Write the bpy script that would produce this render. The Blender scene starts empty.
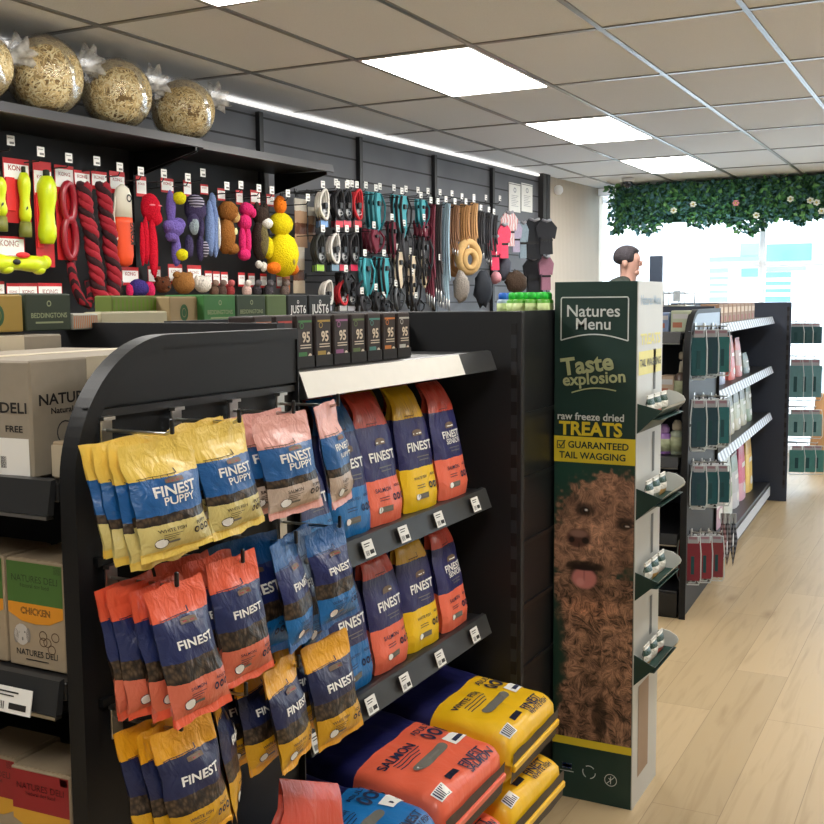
import bpy, math, random
from mathutils import Vector, Matrix, noise
import numpy as np
random.seed(7)
sc = bpy.context.scene
COL = sc.collection
PI = math.pi
R = math.radians

# ------------------------------------------------------------------ colour
def S(r, g, b):
    f = lambda c: (c/255/12.92) if c/255 <= .04045 else ((c/255+.055)/1.055)**2.4
    return (f(r), f(g), f(b), 1.0)

# ------------------------------------------------------------------ measured camera (used to read off where real things stand)
FOC, YAW, PITCH, ROLL, HC = 1080., -.479, -.102, -.008, 1.5
_F = Vector((math.sin(YAW)*math.cos(PITCH), math.cos(YAW)*math.cos(PITCH), math.sin(PITCH)))
_R = Vector((math.cos(YAW), -math.sin(YAW), 0)); _U = _R.cross(_F)
_R, _U = _R*math.cos(ROLL)+_U*math.sin(ROLL), -_R*math.sin(ROLL)+_U*math.cos(ROLL)
CAM = Vector((0, 0, HC))
def ray(px, py): return _F + (px-412)/FOC*_R - (py-412)/FOC*_U
def on_plane(px, py, P0, n):
    d = ray(px, py); n = Vector(n); t = (Vector(P0)-CAM).dot(n)/d.dot(n); return CAM + t*d
def atX(px, py, x): return on_plane(px, py, (x,0,0), (1,0,0))
def atY(px, py, y): return on_plane(px, py, (0,y,0), (0,1,0))
def atZ(px, py, z): return on_plane(px, py, (0,0,z), (0,0,1))
WN = Vector((1,-.04,0)).normalized(); WD = Vector((.04,1,0)).normalized(); W0 = Vector((-3.737,4.93,0))
WA = math.atan2(1,.04)
def wl(px, py, off=0): return on_plane(px, py, W0+WN*off, WN)       # on the long left wall, off metres into the room
def wpt(t, off, z): return W0 + WD*(t-4.93) + WN*off + Vector((0,0,z))
GN = Vector((1,.045,0)).normalized(); GD = Vector((-.045,1,0)).normalized(); G0 = Vector((-1.15,4.98,0))
GA = math.atan2(1,-.045)
def gl(px, py, off=0): return on_plane(px, py, G0+GN*off, GN)
def gpt(t, off, z): return G0 + GD*t + GN*off + Vector((0,0,z))

# ------------------------------------------------------------------ materials
MATS = {}
def nodes(name):
    m = bpy.data.materials.new(name); m.use_nodes = True
    nt = m.node_tree; b = nt.nodes['Principled BSDF']
    return m, nt, b
def mat(name, col, rough=.55, metal=0, vary=.06, scale=30, bump=0, spec=.5, coat=0, emit=None, estr=0, trans=0, alpha=1):
    if name in MATS: return MATS[name]
    m, nt, b = nodes(name)
    tc = nt.nodes.new('ShaderNodeTexCoord'); nz = nt.nodes.new('ShaderNodeTexNoise')
    nz.inputs['Scale'].default_value = scale; nz.inputs['Detail'].default_value = 3
    nt.links.new(tc.outputs['Object'], nz.inputs['Vector'])
    mx = nt.nodes.new('ShaderNodeMix'); mx.data_type = 'RGBA'
    mx.inputs[6].default_value = tuple(c*(1-vary) for c in col[:3])+(1,)
    mx.inputs[7].default_value = tuple(min(1,c*(1+vary)) for c in col[:3])+(1,)
    nt.links.new(nz.outputs['Fac'], mx.inputs[0]); nt.links.new(mx.outputs[2], b.inputs['Base Color'])
    b.inputs['Roughness'].default_value = rough; b.inputs['Metallic'].default_value = metal
    b.inputs['Specular IOR Level'].default_value = spec
    b.inputs['Coat Weight'].default_value = coat
    b.inputs['Transmission Weight'].default_value = trans
    b.inputs['Alpha'].default_value = alpha
    if emit: b.inputs['Emission Color'].default_value = emit; b.inputs['Emission Strength'].default_value = estr
    if bump:
        bp = nt.nodes.new('ShaderNodeBump'); bp.inputs['Strength'].default_value = bump; bp.inputs['Distance'].default_value = .01
        nt.links.new(nz.outputs['Fac'], bp.inputs['Height']); nt.links.new(bp.outputs['Normal'], b.inputs['Normal'])
    MATS[name] = m
    return m
def fluffy(name, col, col2=None, scale=120):
    if name in MATS: return MATS[name]
    m = mat(name, col, .9, vary=.35, scale=scale, bump=.8, spec=.15)
    return m
def math_node(nt, op, a, b_=None):
    n = nt.nodes.new('ShaderNodeMath'); n.operation = op
    for i, v in enumerate((a, b_)):
        if v is None: continue
        if isinstance(v, (int, float)): n.inputs[i].default_value = v
        else: nt.links.new(v, n.inputs[i])
    return n.outputs[0]
def ramp(nt, fac, stops, interp='CONSTANT'):
    r = nt.nodes.new('ShaderNodeValToRGB'); r.color_ramp.interpolation = interp
    e = r.color_ramp.elements
    e[0].position, e[0].color = stops[0]
    e[1].position, e[1].color = stops[1]
    for p_, c in stops[2:]:
        k = e.new(p_); k.color = c
    nt.links.new(fac, r.inputs[0]); return r
def zones(name, stops, wave=.012, kib=None, rough=.36, coat=.18, scale=14):
    """printed film: bands along the bag's own V, wavy edges, optional kibble window (v0,v1)"""
    if name in MATS: return MATS[name]
    m, nt, b = nodes(name)
    uv = nt.nodes.new('ShaderNodeUVMap'); sp = nt.nodes.new('ShaderNodeSeparateXYZ'); nt.links.new(uv.outputs[0], sp.inputs[0])
    nz = nt.nodes.new('ShaderNodeTexNoise'); nz.inputs['Scale'].default_value = scale; nt.links.new(uv.outputs[0], nz.inputs['Vector'])
    w = math_node(nt, 'MULTIPLY', math_node(nt, 'SUBTRACT', nz.outputs['Fac'], .5), wave*2)
    v = math_node(nt, 'ADD', sp.outputs[1], w)
    rp = ramp(nt, v, stops); out = rp.outputs[0]
    if kib:
        vo = nt.nodes.new('ShaderNodeTexVoronoi'); vo.inputs['Scale'].default_value = 22; nt.links.new(uv.outputs[0], vo.inputs['Vector'])
        kr = ramp(nt, vo.outputs['Distance'], [(0,S(104,86,66)),(.45,S(62,48,36)),(.8,S(25,20,16))], 'LINEAR')
        mk = math_node(nt, 'MULTIPLY', math_node(nt, 'GREATER_THAN', v, kib[0]), math_node(nt, 'LESS_THAN', v, kib[1]))
        mx = nt.nodes.new('ShaderNodeMix'); mx.data_type = 'RGBA'
        nt.links.new(mk, mx.inputs[0]); nt.links.new(out, mx.inputs[6]); nt.links.new(kr.outputs[0], mx.inputs[7]); out = mx.outputs[2]
    nt.links.new(out, b.inputs['Base Color'])
    b.inputs['Roughness'].default_value = rough; b.inputs['Coat Weight'].default_value = coat; b.inputs['Coat Roughness'].default_value = .2
    n2 = nt.nodes.new('ShaderNodeTexNoise'); n2.inputs['Scale'].default_value = 6; n2.inputs['Detail'].default_value = 4; n2.inputs['Distortion'].default_value = .6
    nt.links.new(uv.outputs[0], n2.inputs['Vector'])
    bp = nt.nodes.new('ShaderNodeBump'); bp.inputs['Strength'].default_value = .5; bp.inputs['Distance'].default_value = .012
    nt.links.new(n2.outputs['Fac'], bp.inputs['Height']); nt.links.new(bp.outputs['Normal'], b.inputs['Normal'])
    MATS[name] = m; return m
def stripes(name, c1, c2, scale=40, axis='Z', rough=.7, dist=0, diag=False):
    if name in MATS: return MATS[name]
    m, nt, b = nodes(name)
    tc = nt.nodes.new('ShaderNodeTexCoord'); w = nt.nodes.new('ShaderNodeTexWave')
    w.bands_direction = 'DIAGONAL' if diag else axis
    w.inputs['Scale'].default_value = scale; w.inputs['Distortion'].default_value = dist
    nt.links.new(tc.outputs['Object'], w.inputs['Vector'])
    r = ramp(nt, w.outputs['Fac'], [(0,c1),(.5,c2)])
    nt.links.new(r.outputs[0], b.inputs['Base Color']); b.inputs['Roughness'].default_value = rough
    MATS[name] = m; return m
def clear_film(name, tint=(1,1,1,1), fac=.18, rough=.12):
    if name in MATS: return MATS[name]
    m, nt, b = nodes(name); nt.nodes.remove(b); out = nt.nodes['Material Output']
    tr = nt.nodes.new('ShaderNodeBsdfTransparent'); tr.inputs[0].default_value = tint
    gl_ = nt.nodes.new('ShaderNodeBsdfGlossy'); gl_.inputs['Roughness'].default_value = rough
    lw = nt.nodes.new('ShaderNodeLayerWeight'); lw.inputs['Blend'].default_value = .25
    nz = nt.nodes.new('ShaderNodeTexNoise'); nz.inputs['Scale'].default_value = 25; nz.inputs['Detail'].default_value = 4
    tc = nt.nodes.new('ShaderNodeTexCoord'); nt.links.new(tc.outputs['Object'], nz.inputs['Vector'])
    bp = nt.nodes.new('ShaderNodeBump'); bp.inputs['Strength'].default_value = .6; bp.inputs['Distance'].default_value = .02
    nt.links.new(nz.outputs['Fac'], bp.inputs['Height']); nt.links.new(bp.outputs['Normal'], gl_.inputs['Normal'])
    f = math_node(nt, 'ADD', math_node(nt, 'MULTIPLY', lw.outputs['Fresnel'], .5), fac)
    mx = nt.nodes.new('ShaderNodeMixShader'); nt.links.new(f, mx.inputs[0]); nt.links.new(tr.outputs[0], mx.inputs[1]); nt.links.new(gl_.outputs[0], mx.inputs[2])
    nt.links.new(mx.outputs[0], out.inputs[0]); MATS[name] = m; return m

# ------------------------------------------------------------------ mesh builder
_txt = {}
def text_geo(s, bold=.0):
    k = (s, bold)
    if k in _txt: return _txt[k]
    cu = bpy.data.curves.new('t', 'FONT'); cu.body = s; cu.size = 1; cu.align_x = 'CENTER'; cu.align_y = 'CENTER'; cu.offset = bold; cu.resolution_u = 3
    o = bpy.data.objects.new('t', cu); COL.objects.link(o)
    dg = bpy.context.evaluated_depsgraph_get(); me = bpy.data.meshes.new_from_object(o.evaluated_get(dg))
    v = [(p.co.x, p.co.y) for p in me.vertices]; f = [tuple(p.vertices) for p in me.polygons]
    bpy.data.objects.remove(o); bpy.data.curves.remove(cu); bpy.data.meshes.remove(me)
    xs = [a for a, _ in v] or [0]; ys = [b for _, b in v] or [0]
    cx, cy, w, h = (min(xs)+max(xs))/2, (min(ys)+max(ys))/2, max(xs)-min(xs) or 1, max(ys)-min(ys) or 1
    _txt[k] = ([(a-cx, b-cy) for a, b in v], f, w, h); return _txt[k]

class MB:
    def __init__(s, vs=1.0): s.v, s.f, s.m, s.sm, s.uv = [], [], [], [], {}; s.vs = vs
    def add(s, vs, fs, mi=0, smooth=False, M=None, uv=None):
        o = len(s.v)
        s.v += [tuple(M @ Vector(p)) for p in vs] if M is not None else [tuple(p) for p in vs]
        if uv:
            for i, t in enumerate(uv): s.uv[o+i] = t
        s.f += [tuple(o+i for i in f) for f in fs]; s.m += [mi]*len(fs); s.sm += [smooth]*len(fs); return s
    def box(s, x0, x1, y0, y1, z0, z1, mi=0, bev=0, M=None):
        if bev <= 0:
            vs = [(x,y,z) for x in (x0,x1) for y in (y0,y1) for z in (z0,z1)]
            fs = [(0,1,3,2),(4,6,7,5),(0,4,5,1),(2,3,7,6),(0,2,6,4),(1,5,7,3)]
            return s.add(vs, fs, mi, False, M)
        b = min(bev, (x1-x0)*.49, (y1-y0)*.49, (z1-z0)*.49); vs = []; idx = {}
        for i, X in enumerate((x0,x1)):
            for j, Y in enumerate((y0,y1)):
                for k, Z in enumerate((z0,z1)):
                    dx, dy, dz = (b if i==0 else -b), (b if j==0 else -b), (b if k==0 else -b)
                    for a, p in enumerate(((X,Y+dy,Z+dz),(X+dx,Y,Z+dz),(X+dx,Y+dy,Z))):
                        idx[i,j,k,a] = len(vs); vs.append(p)
        fs = []
        for a in range(3):
            o1, o2 = [(1,2),(0,2),(0,1)][a]
            for sd in (0,1):
                q = []
                for c in ((0,0),(1,0),(1,1),(0,1)):
                    t = [0,0,0]; t[a] = sd; t[o1] = c[0]; t[o2] = c[1]; q.append(idx[t[0],t[1],t[2],a])
                fs.append(tuple(q))
            for c in ((0,0),(1,0),(1,1),(0,1)):
                q = []
                for e, aa in ((0,o1),(1,o1),(1,o2),(0,o2)):
                    t = [0,0,0]; t[a] = e; t[o1] = c[0]; t[o2] = c[1]; q.append(idx[t[0],t[1],t[2],aa])
                fs.append(tuple(q))
        for i in (0,1):
            for j in (0,1):
                for k in (0,1): fs.append(tuple(idx[i,j,k,a] for a in range(3)))
        return s.add(vs, fs, mi, False, M)
    def tube(s, path, r, n=8, mi=0, closed=False, M=None, smooth=True, flat=1.0):
        P = [Vector(p) for p in path]; N = len(P); rs = r if isinstance(r, (list, tuple)) else [r]*N
        vs, fs = [], []; up = None
        for i, p in enumerate(P):
            a = P[(i-1) % N] if (closed or i > 0) else p; b = P[(i+1) % N] if (closed or i < N-1) else p
            t = (b-a).normalized() if (b-a).length > 1e-9 else Vector((0,0,1))
            if up is None:
                up = Vector((0,0,1)) if abs(t.z) < .9 else Vector((1,0,0))
            sx = t.cross(up); sx = sx.normalized() if sx.length > 1e-6 else t.orthogonal().normalized()
            u2 = sx.cross(t); up = u2
            for k in range(n):
                an = 2*PI*k/n; vs.append(p + sx*math.cos(an)*rs[i] + u2*math.sin(an)*rs[i]*flat)
        for i in range(N if closed else N-1):
            for k in range(n):
                fs.append((i*n+k, i*n+(k+1)%n, ((i+1)%N)*n+(k+1)%n, ((i+1)%N)*n+k))
        if not closed:
            fs.append(tuple(range(n-1,-1,-1))); fs.append(tuple((N-1)*n+k for k in range(n)))
        return s.add(vs, fs, mi, smooth, M)
    def lathe(s, prof, n=16, mi=0, M=None, c=(0,0,0), smooth=True, sx=1, sy=1):
        vs = [(c[0]+r*math.cos(2*PI*k/n)*sx, c[1]+r*math.sin(2*PI*k/n)*sy, c[2]+z) for r, z in prof for k in range(n)]
        fs = [(i*n+k, i*n+(k+1)%n, (i+1)*n+(k+1)%n, (i+1)*n+k) for i in range(len(prof)-1) for k in range(n)]
        fs += [tuple(range(n-1,-1,-1)), tuple((len(prof)-1)*n+k for k in range(n))]
        return s.add(vs, fs, mi, smooth, M)
    def ell(s, c, r, nu=14, nv=9, mi=0, M=None, wob=0, wf=6.):
        vs, fs = [], []
        for j in range(nv+1):
            th = PI*j/nv
            for i in range(nu):
                ph = 2*PI*i/nu; d = Vector((math.sin(th)*math.cos(ph), math.sin(th)*math.sin(ph), math.cos(th)))
                k = 1 + (wob*noise.noise(d*wf*.4+Vector(c)*37) if wob else 0)
                vs.append((c[0]+d.x*r[0]*k, c[1]+d.y*r[1]*k, c[2]+d.z*r[2]*k))
        for j in range(nv):
            for i in range(nu): fs.append((j*nu+i, (j+1)*nu+i, (j+1)*nu+(i+1)%nu, j*nu+(i+1)%nu))
        return s.add(vs, fs, mi, True, M)
    def prism(s, poly, axis, a, b, mi=0, M=None):
        n = len(poly)
        def P(p, t):
            return {'X':(t,p[0],p[1]), 'Y':(p[0],t,p[1]), 'Z':(p[0],p[1],t)}[axis]
        vs = [P(p,a) for p in poly]+[P(p,b) for p in poly]
        fs = [tuple(range(n)), tuple(range(2*n-1,n-1,-1))]+[(i,(i+1)%n,n+(i+1)%n,n+i) for i in range(n)]
        return s.add(vs, fs, mi, False, M)
    def grid(s, f, nu, nv, mi=0, smooth=True, M=None, uvf=None):
        vs = [f(i/nu, j/nv) for j in range(nv+1) for i in range(nu+1)]
        uv = [(i/nu, j/nv) if uvf is None else uvf(i/nu, j/nv) for j in range(nv+1) for i in range(nu+1)]
        fs = [(j*(nu+1)+i, j*(nu+1)+i+1, (j+1)*(nu+1)+i+1, (j+1)*(nu+1)+i) for j in range(nv) for i in range(nu)]
        return s.add(vs, fs, mi, smooth, M, uv)
    def text(s, t, f, cu, cv, w=None, h=None, mi=0, bold=.02, ang=0, asp=1):
        """lettering through surface map f(u,v); w or h fixes the size in u / v; asp = (u units per metre)/(v units per metre)"""
        v, fc, tw, th = text_geo(t, bold)
        if w and h: kx, ky = w/tw, h/th
        elif w: kx = w/tw; ky = kx/asp*s.vs
        else: ky = h/th; kx = ky*asp
        ca, sa = math.cos(ang), math.sin(ang)
        vs = []
        for a, b in v:
            X, Y = a*kx, b*ky/1
            Xr, Yr = X*ca - Y*asp*sa, X*sa/asp + Y*ca
            vs.append(f(cu+Xr, cv+Yr))
        return s.add(vs, fc, mi)
    def quadp(s, pts, f, mi=0):
        vs = [f(*p) for p in pts]; return s.add(vs, [tuple(range(len(vs)))], mi)
    def irect(s, u0, u1, v0, v1, f, mi=0, n=6):
        for i in range(n):
            a, b = u0+(u1-u0)*i/n, u0+(u1-u0)*(i+1)/n
            s.quadp([(a,v0),(b,v0),(b,v1),(a,v1)], f, mi)
        return s
    def iring(s, cu, cv, ru, rv, k, f, mi=0, n=16):
        for i in range(n):
            a, b = 2*PI*i/n, 2*PI*(i+1)/n
            s.quadp([(cu+ru*math.cos(a),cv+rv*math.sin(a)),(cu+ru*math.cos(b),cv+rv*math.sin(b)),(cu+ru*k*math.cos(b),cv+rv*k*math.sin(b)),(cu+ru*k*math.cos(a),cv+rv*k*math.sin(a))], f, mi)
        return s
    def idisc(s, cu, cv, ru, rv, f, mi=0, n=14):
        return s.quadp([(cu+ru*math.cos(2*PI*i/n), cv+rv*math.sin(2*PI*i/n)) for i in range(n)], f, mi)
    def build(s, name, mats, parent=None, loc=None, rz=0, rot=None):
        me = bpy.data.meshes.new(name); me.from_pydata(s.v, [], s.f)
        for m in (mats if isinstance(mats, (list, tuple)) else [mats]): me.materials.append(m)
        me.polygons.foreach_set('material_index', s.m); me.polygons.foreach_set('use_smooth', s.sm)
        if s.uv:
            l = me.uv_layers.new(name='UVMap')
            for lp in me.loops: l.data[lp.index].uv = s.uv.get(lp.vertex_index, (0,0))
        me.update()
        o = bpy.data.objects.new(name, me); COL.objects.link(o)
        if parent: o.parent = parent
        if loc is not None: o.location = loc
        o.rotation_euler = rot if rot is not None else (0,0,rz)
        return o

def tag(o, label, cat, group=None, kind=None):
    o['label'] = label; o['category'] = cat
    if group: o['group'] = group
    if kind: o['kind'] = kind
    return o
def thing(name, label, cat, loc=(0,0,0), rz=0, group=None, rot=None):
    o = bpy.data.objects.new(name, None); COL.objects.link(o); o.empty_display_size = .05
    o.location = loc; o.rotation_euler = rot if rot is not None else (0,0,rz)
    return tag(o, label, cat, group)
def struct(o): o['kind'] = 'structure'; return o
def dup(root, loc, rz=None, label=None, group=None, rot=None, scale=None):
    r = root.copy(); COL.objects.link(r); r.location = loc
    if rz is not None: r.rotation_euler = (0,0,rz)
    if rot is not None: r.rotation_euler = rot
    if scale: r.scale = scale
    if label: r['label'] = label
    if group: r['group'] = group
    for ch in list(root.children):
        c = ch.copy(); COL.objects.link(c); c.parent = r
        for g in list(ch.children):
            d = g.copy(); COL.objects.link(d); d.parent = c
    return r
ORD = 'first second third fourth fifth sixth seventh eighth ninth tenth eleventh twelfth thirteenth fourteenth fifteenth sixteenth seventeenth eighteenth nineteenth twentieth'.split()
def orde(i): return ORD[i]
def front(u0, u1, v0, v1, y):          # flat map (u,v) in 0..1 onto a wall of a box that faces -Y
    return lambda u, v: (u0+(u1-u0)*u, y, v0+(v1-v0)*v)
def side(u0, u1, v0, v1, x):           # flat map onto a wall that faces +X (u runs along +Y)
    return lambda u, v: (x, u0+(u1-u0)*u, v0+(v1-v0)*v)

# common materials
BLK = mat('black_powder_coat', S(21,22,24), .5, vary=.08, scale=200, bump=.02, spec=.3)
BLK2 = mat('black_shelf_steel', S(22,23,25), .4, vary=.08)
DARKP = mat('dark_back_panel', S(23,25,29), .55, vary=.06)
CHROME = mat('bright_zinc', S(200,200,198), .28, 1.0, vary=.05)
WHITE = mat('white_print', S(240,240,236), .6, vary=.02)
PAPER = mat('ticket_paper', S(236,235,230), .55, vary=.03)
INK = mat('black_ink', S(28,27,28), .6, vary=.05)
GREYINK = mat('grey_ink', S(120,118,115), .6)
BLKPL = mat('black_plastic', S(20,20,22), .35)
RED = mat('red_card', S(196,34,40), .5)
# ================================================================== SETTING
# ---- floor: light oak boards running down the aisle
def wood_mat():
    m, nt, b = nodes('oak_boards')
    tc = nt.nodes.new('ShaderNodeTexCoord'); mp = nt.nodes.new('ShaderNodeMapping'); mp.inputs['Rotation'].default_value = (0,0,R(90))
    nt.links.new(tc.outputs['Object'], mp.inputs[0])
    br = nt.nodes.new('ShaderNodeTexBrick'); br.offset = .37; br.inputs['Scale'].default_value = 1
    br.inputs['Brick Width'].default_value = 1.3; br.inputs['Row Height'].default_value = .2; br.inputs['Mortar Size'].default_value = .0011
    br.inputs['Color1'].default_value = S(168,147,112); br.inputs['Color2'].default_value = S(183,161,125); br.inputs['Mortar'].default_value = S(138,117,88)
    nt.links.new(mp.outputs[0], br.inputs['Vector'])
    m2 = nt.nodes.new('ShaderNodeMapping'); m2.inputs['Scale'].default_value = (9,.7,1); nt.links.new(tc.outputs['Object'], m2.inputs[0])
    n1 = nt.nodes.new('ShaderNodeTexNoise'); n1.inputs['Scale'].default_value = 3; n1.inputs['Detail'].default_value = 7; n1.inputs['Distortion'].default_value = .8
    nt.links.new(m2.outputs[0], n1.inputs['Vector'])
    r1 = ramp(nt, n1.outputs['Fac'], [(.25,(.74,.69,.62,1)),(.5,(1,1,1,1)),(.75,(1.0,.98,.95,1))], 'LINEAR')
    mx = nt.nodes.new('ShaderNodeMix'); mx.data_type = 'RGBA'; mx.blend_type = 'MULTIPLY'; mx.inputs[0].default_value = .75
    nt.links.new(br.outputs['Color'], mx.inputs[6]); nt.links.new(r1.outputs[0], mx.inputs[7])
    m3 = nt.nodes.new('ShaderNodeMapping'); m3.inputs['Scale'].default_value = (3.2,1.1,1); nt.links.new(tc.outputs['Object'], m3.inputs[0])
    vo = nt.nodes.new('ShaderNodeTexVoronoi'); vo.inputs['Scale'].default_value = 1.3; nt.links.new(m3.outputs[0], vo.inputs['Vector'])
    r2 = ramp(nt, vo.outputs['Distance'], [(0,(.42,.33,.25,1)),(.06,(.72,.64,.55,1)),(.16,(1,1,1,1))], 'LINEAR')
    mx2 = nt.nodes.new('ShaderNodeMix'); mx2.data_type = 'RGBA'; mx2.blend_type = 'MULTIPLY'; mx2.inputs[0].default_value = .7
    nt.links.new(mx.outputs[2], mx2.inputs[6]); nt.links.new(r2.outputs[0], mx2.inputs[7])
    nt.links.new(mx2.outputs[2], b.inputs['Base Color']); b.inputs['Roughness'].default_value = .42
    bp = nt.nodes.new('ShaderNodeBump'); bp.inputs['Strength'].default_value = .15; bp.inputs['Distance'].default_value = .003
    nt.links.new(n1.outputs['Fac'], bp.inputs['Height']); nt.links.new(bp.outputs['Normal'], b.inputs['Normal'])
    return m
struct(MB().box(-4.2,3.3,-2.7,11.05,-.08,0).build('floor', wood_mat()))
# ---- ceiling
CEIL = mat('mineral_tile', S(238,240,244), .9, vary=.07, scale=160, bump=.15, spec=.2)
struct(MB().box(-4.2,3.3,-2.7,11.05,2.645,2.72).build('ceiling', CEIL))
TB = mat('ceiling_grid_metal', S(150,150,150), .3, .75, vary=.05)
LX = [-2.65+.6*k for k in range(-2,10)]; LY = [4.55+1.06*k for k in range(-6,7)]
g = MB()
for x in LX: g.box(x-.012,x+.012,-2.65,10.98,2.638,2.647)
for y in LY: g.box(-4.0,3.2,y-.012,y+.012,2.639,2.6475)
struct(g.build('trim_1', TB))
# ---- walls
def slat_mat():
    m, nt, b = nodes('slatwall_grey')
    tc = nt.nodes.new('ShaderNodeTexCoord'); sp = nt.nodes.new('ShaderNodeSeparateXYZ'); nt.links.new(tc.outputs['Object'], sp.inputs[0])
    k = math_node(nt, 'LESS_THAN', math_node(nt, 'FRACT', math_node(nt, 'DIVIDE', sp.outputs[2], .135)), .085)
    nz = nt.nodes.new('ShaderNodeTexNoise'); nz.inputs['Scale'].default_value = 3; nt.links.new(tc.outputs['Object'], nz.inputs['Vector'])
    r0 = ramp(nt, nz.outputs['Fac'], [(.3,S(88,90,96)),(.7,S(100,102,107))], 'LINEAR')
    mx = nt.nodes.new('ShaderNodeMix'); mx.data_type = 'RGBA'; nt.links.new(k, mx.inputs[0]); nt.links.new(r0.outputs[0], mx.inputs[6]); mx.inputs[7].default_value = S(22,23,26)
    nt.links.new(mx.outputs[2], b.inputs['Base Color']); b.inputs['Roughness'].default_value = .6
    return m
def wall_seg(name, t0, t1, m, th=.15, z1=2.645):
    a, b_ = wpt(t0,0,0), wpt(t1,0,0); c, d = wpt(t1,-th,0), wpt(t0,-th,0)
    return struct(MB().prism([(p.x,p.y) for p in (a,b_,c,d)], 'Z', 0, z1).build(name, m))
wall_seg('wall_left', -2.7, 9.38, slat_mat())
wall_seg('wall_left_front', 9.55, 11.1, stripes('ribbed_beige_panel', S(196,184,168), S(184,171,154), 9, 'Y', dist=.6))
pil = MB()
for t in (9.38, 9.47):
    a = [wpt(t,0,0), wpt(t+.075,0,0), wpt(t+.075,.05,0), wpt(t,.05,0)]; pil.prism([(p.x,p.y) for p in a], 'Z', 0, 2.645)
struct(pil.build('trim_2', mat('dark_pilaster', S(52,50,50), .5)))
WALLP = mat('painted_wall', S(205,203,198), .8, vary=.03)
struct(MB().box(3.2,3.35,-2.7,11.05,0,2.645).build('wall_right', WALLP))
struct(MB().box(-4.2,3.3,-2.8,-2.65,0,2.645).build('wall_rear', WALLP))
# cornice strip along the head of the left wall
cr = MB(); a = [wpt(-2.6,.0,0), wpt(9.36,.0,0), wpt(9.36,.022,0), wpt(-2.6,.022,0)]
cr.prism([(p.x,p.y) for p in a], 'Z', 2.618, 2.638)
struct(cr.build('trim_3', mat('white_cornice', S(244,242,238), .4, emit=(1,.97,.92,1), estr=.45)))  # emission stands in for light the coving reflects; not a lamp
# ---- shop window at the far end
FR = mat('white_window_frame', S(250,250,250), .35, vary=.01)
fnt = FR.node_tree; fb_ = fnt.nodes['Principled BSDF']; ftr = fnt.nodes.new('ShaderNodeBsdfTranslucent'); ftr.inputs[0].default_value = (1,1,1,1); fms = fnt.nodes.new('ShaderNodeMixShader'); fms.inputs[0].default_value = .5
fnt.links.new(fb_.outputs[0], fms.inputs[1]); fnt.links.new(ftr.outputs[0], fms.inputs[2]); fnt.links.new(fms.outputs[0], fnt.nodes['Material Output'].inputs[0])  # translucency brightens the opaque frame to imitate window flare
wn = MB()
WX = [-3.55, atY(762,260,10.95).x, -.15, 1.5, 3.2]
for x in WX: wn.box(x-.024,x+.024,10.94,11.02,0,2.645,0,.006)
wn.box(-3.55,3.2,10.94,11.02,0,.07); wn.box(-3.55,3.2,10.94,11.02,2.57,2.645)
ztr = atY(762,264,10.95).z
wn.box(atY(706,264,10.95).x,3.2,10.945,11.015,ztr-.024,ztr+.024,0,.006)
wobj = struct(wn.build('window_1', FR))
gm, gnt, gb = nodes('shop_glass'); gnt.nodes.remove(gb)
tr = gnt.nodes.new('ShaderNodeBsdfTransparent'); tr.inputs[0].default_value = (.95,.98,1,1); gg = gnt.nodes.new('ShaderNodeBsdfGlossy'); gg.inputs['Roughness'].default_value = .03
mxs = gnt.nodes.new('ShaderNodeMixShader'); fz = gnt.nodes.new('ShaderNodeFresnel'); fz.inputs[0].default_value = 1.25
gnt.links.new(fz.outputs[0], mxs.inputs[0]); gnt.links.new(tr.outputs[0], mxs.inputs[1]); gnt.links.new(gg.outputs[0], mxs.inputs[2]); gnt.links.new(mxs.outputs[0], gnt.nodes['Material Output'].inputs[0])
MB().box(-3.52,3.17,10.975,10.985,.07,2.57).build('glass_pane', gm, wobj)
# ---- street beyond the glass
struct(MB().box(-14,14,11.06,30,-.2,-.1).build('pavement', mat('pale_paving', S(215,215,212), .8)))
fac = thing('shop_building', 'pale street building with blue-tinted shop windows seen through the glass', 'building', (-3.2,19,-.1))
MB().box(-9,10,0,.4,0,6).build('wall', mat('pale_render', S(238,240,242), .8), fac)
BG = mat('blue_shop_glass', S(140,182,212), .25, vary=.35, scale=1.2); BD = mat('blue_deep_glass', S(112,162,204), .25, vary=.35, scale=2)
fr2 = mat('bleached_frame', S(246,250,252), .5)
def fwin(px0, px1, py0, py1, m, bars=0):
    a, b_ = atY(px0,py1,18.97), atY(px1,py0,18.97)
    w = MB().box(a.x+3.2,b_.x+3.2,-.03,-.005,a.z+.1,b_.z+.1).build('window', m, fac)
    if bars:
        bb = MB()
        for i in range(1,bars): 
            z = a.z+.1+(b_.z-a.z)*i/bars; bb.box(a.x+3.2,b_.x+3.2,-.045,-.03,z-.03,z+.03)
        bb.build('glazing_bar', fr2, w)
fwin(709,759,256,262,BG); fwin(740,759,243,256,BG); fwin(766,812,243,262,BD)
fwin(709,728,268,302,BG,5); fwin(741,758,268,277,BD); fwin(765,791,272,302,BD,4); fwin(766,806,266,271,BG)
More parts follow.
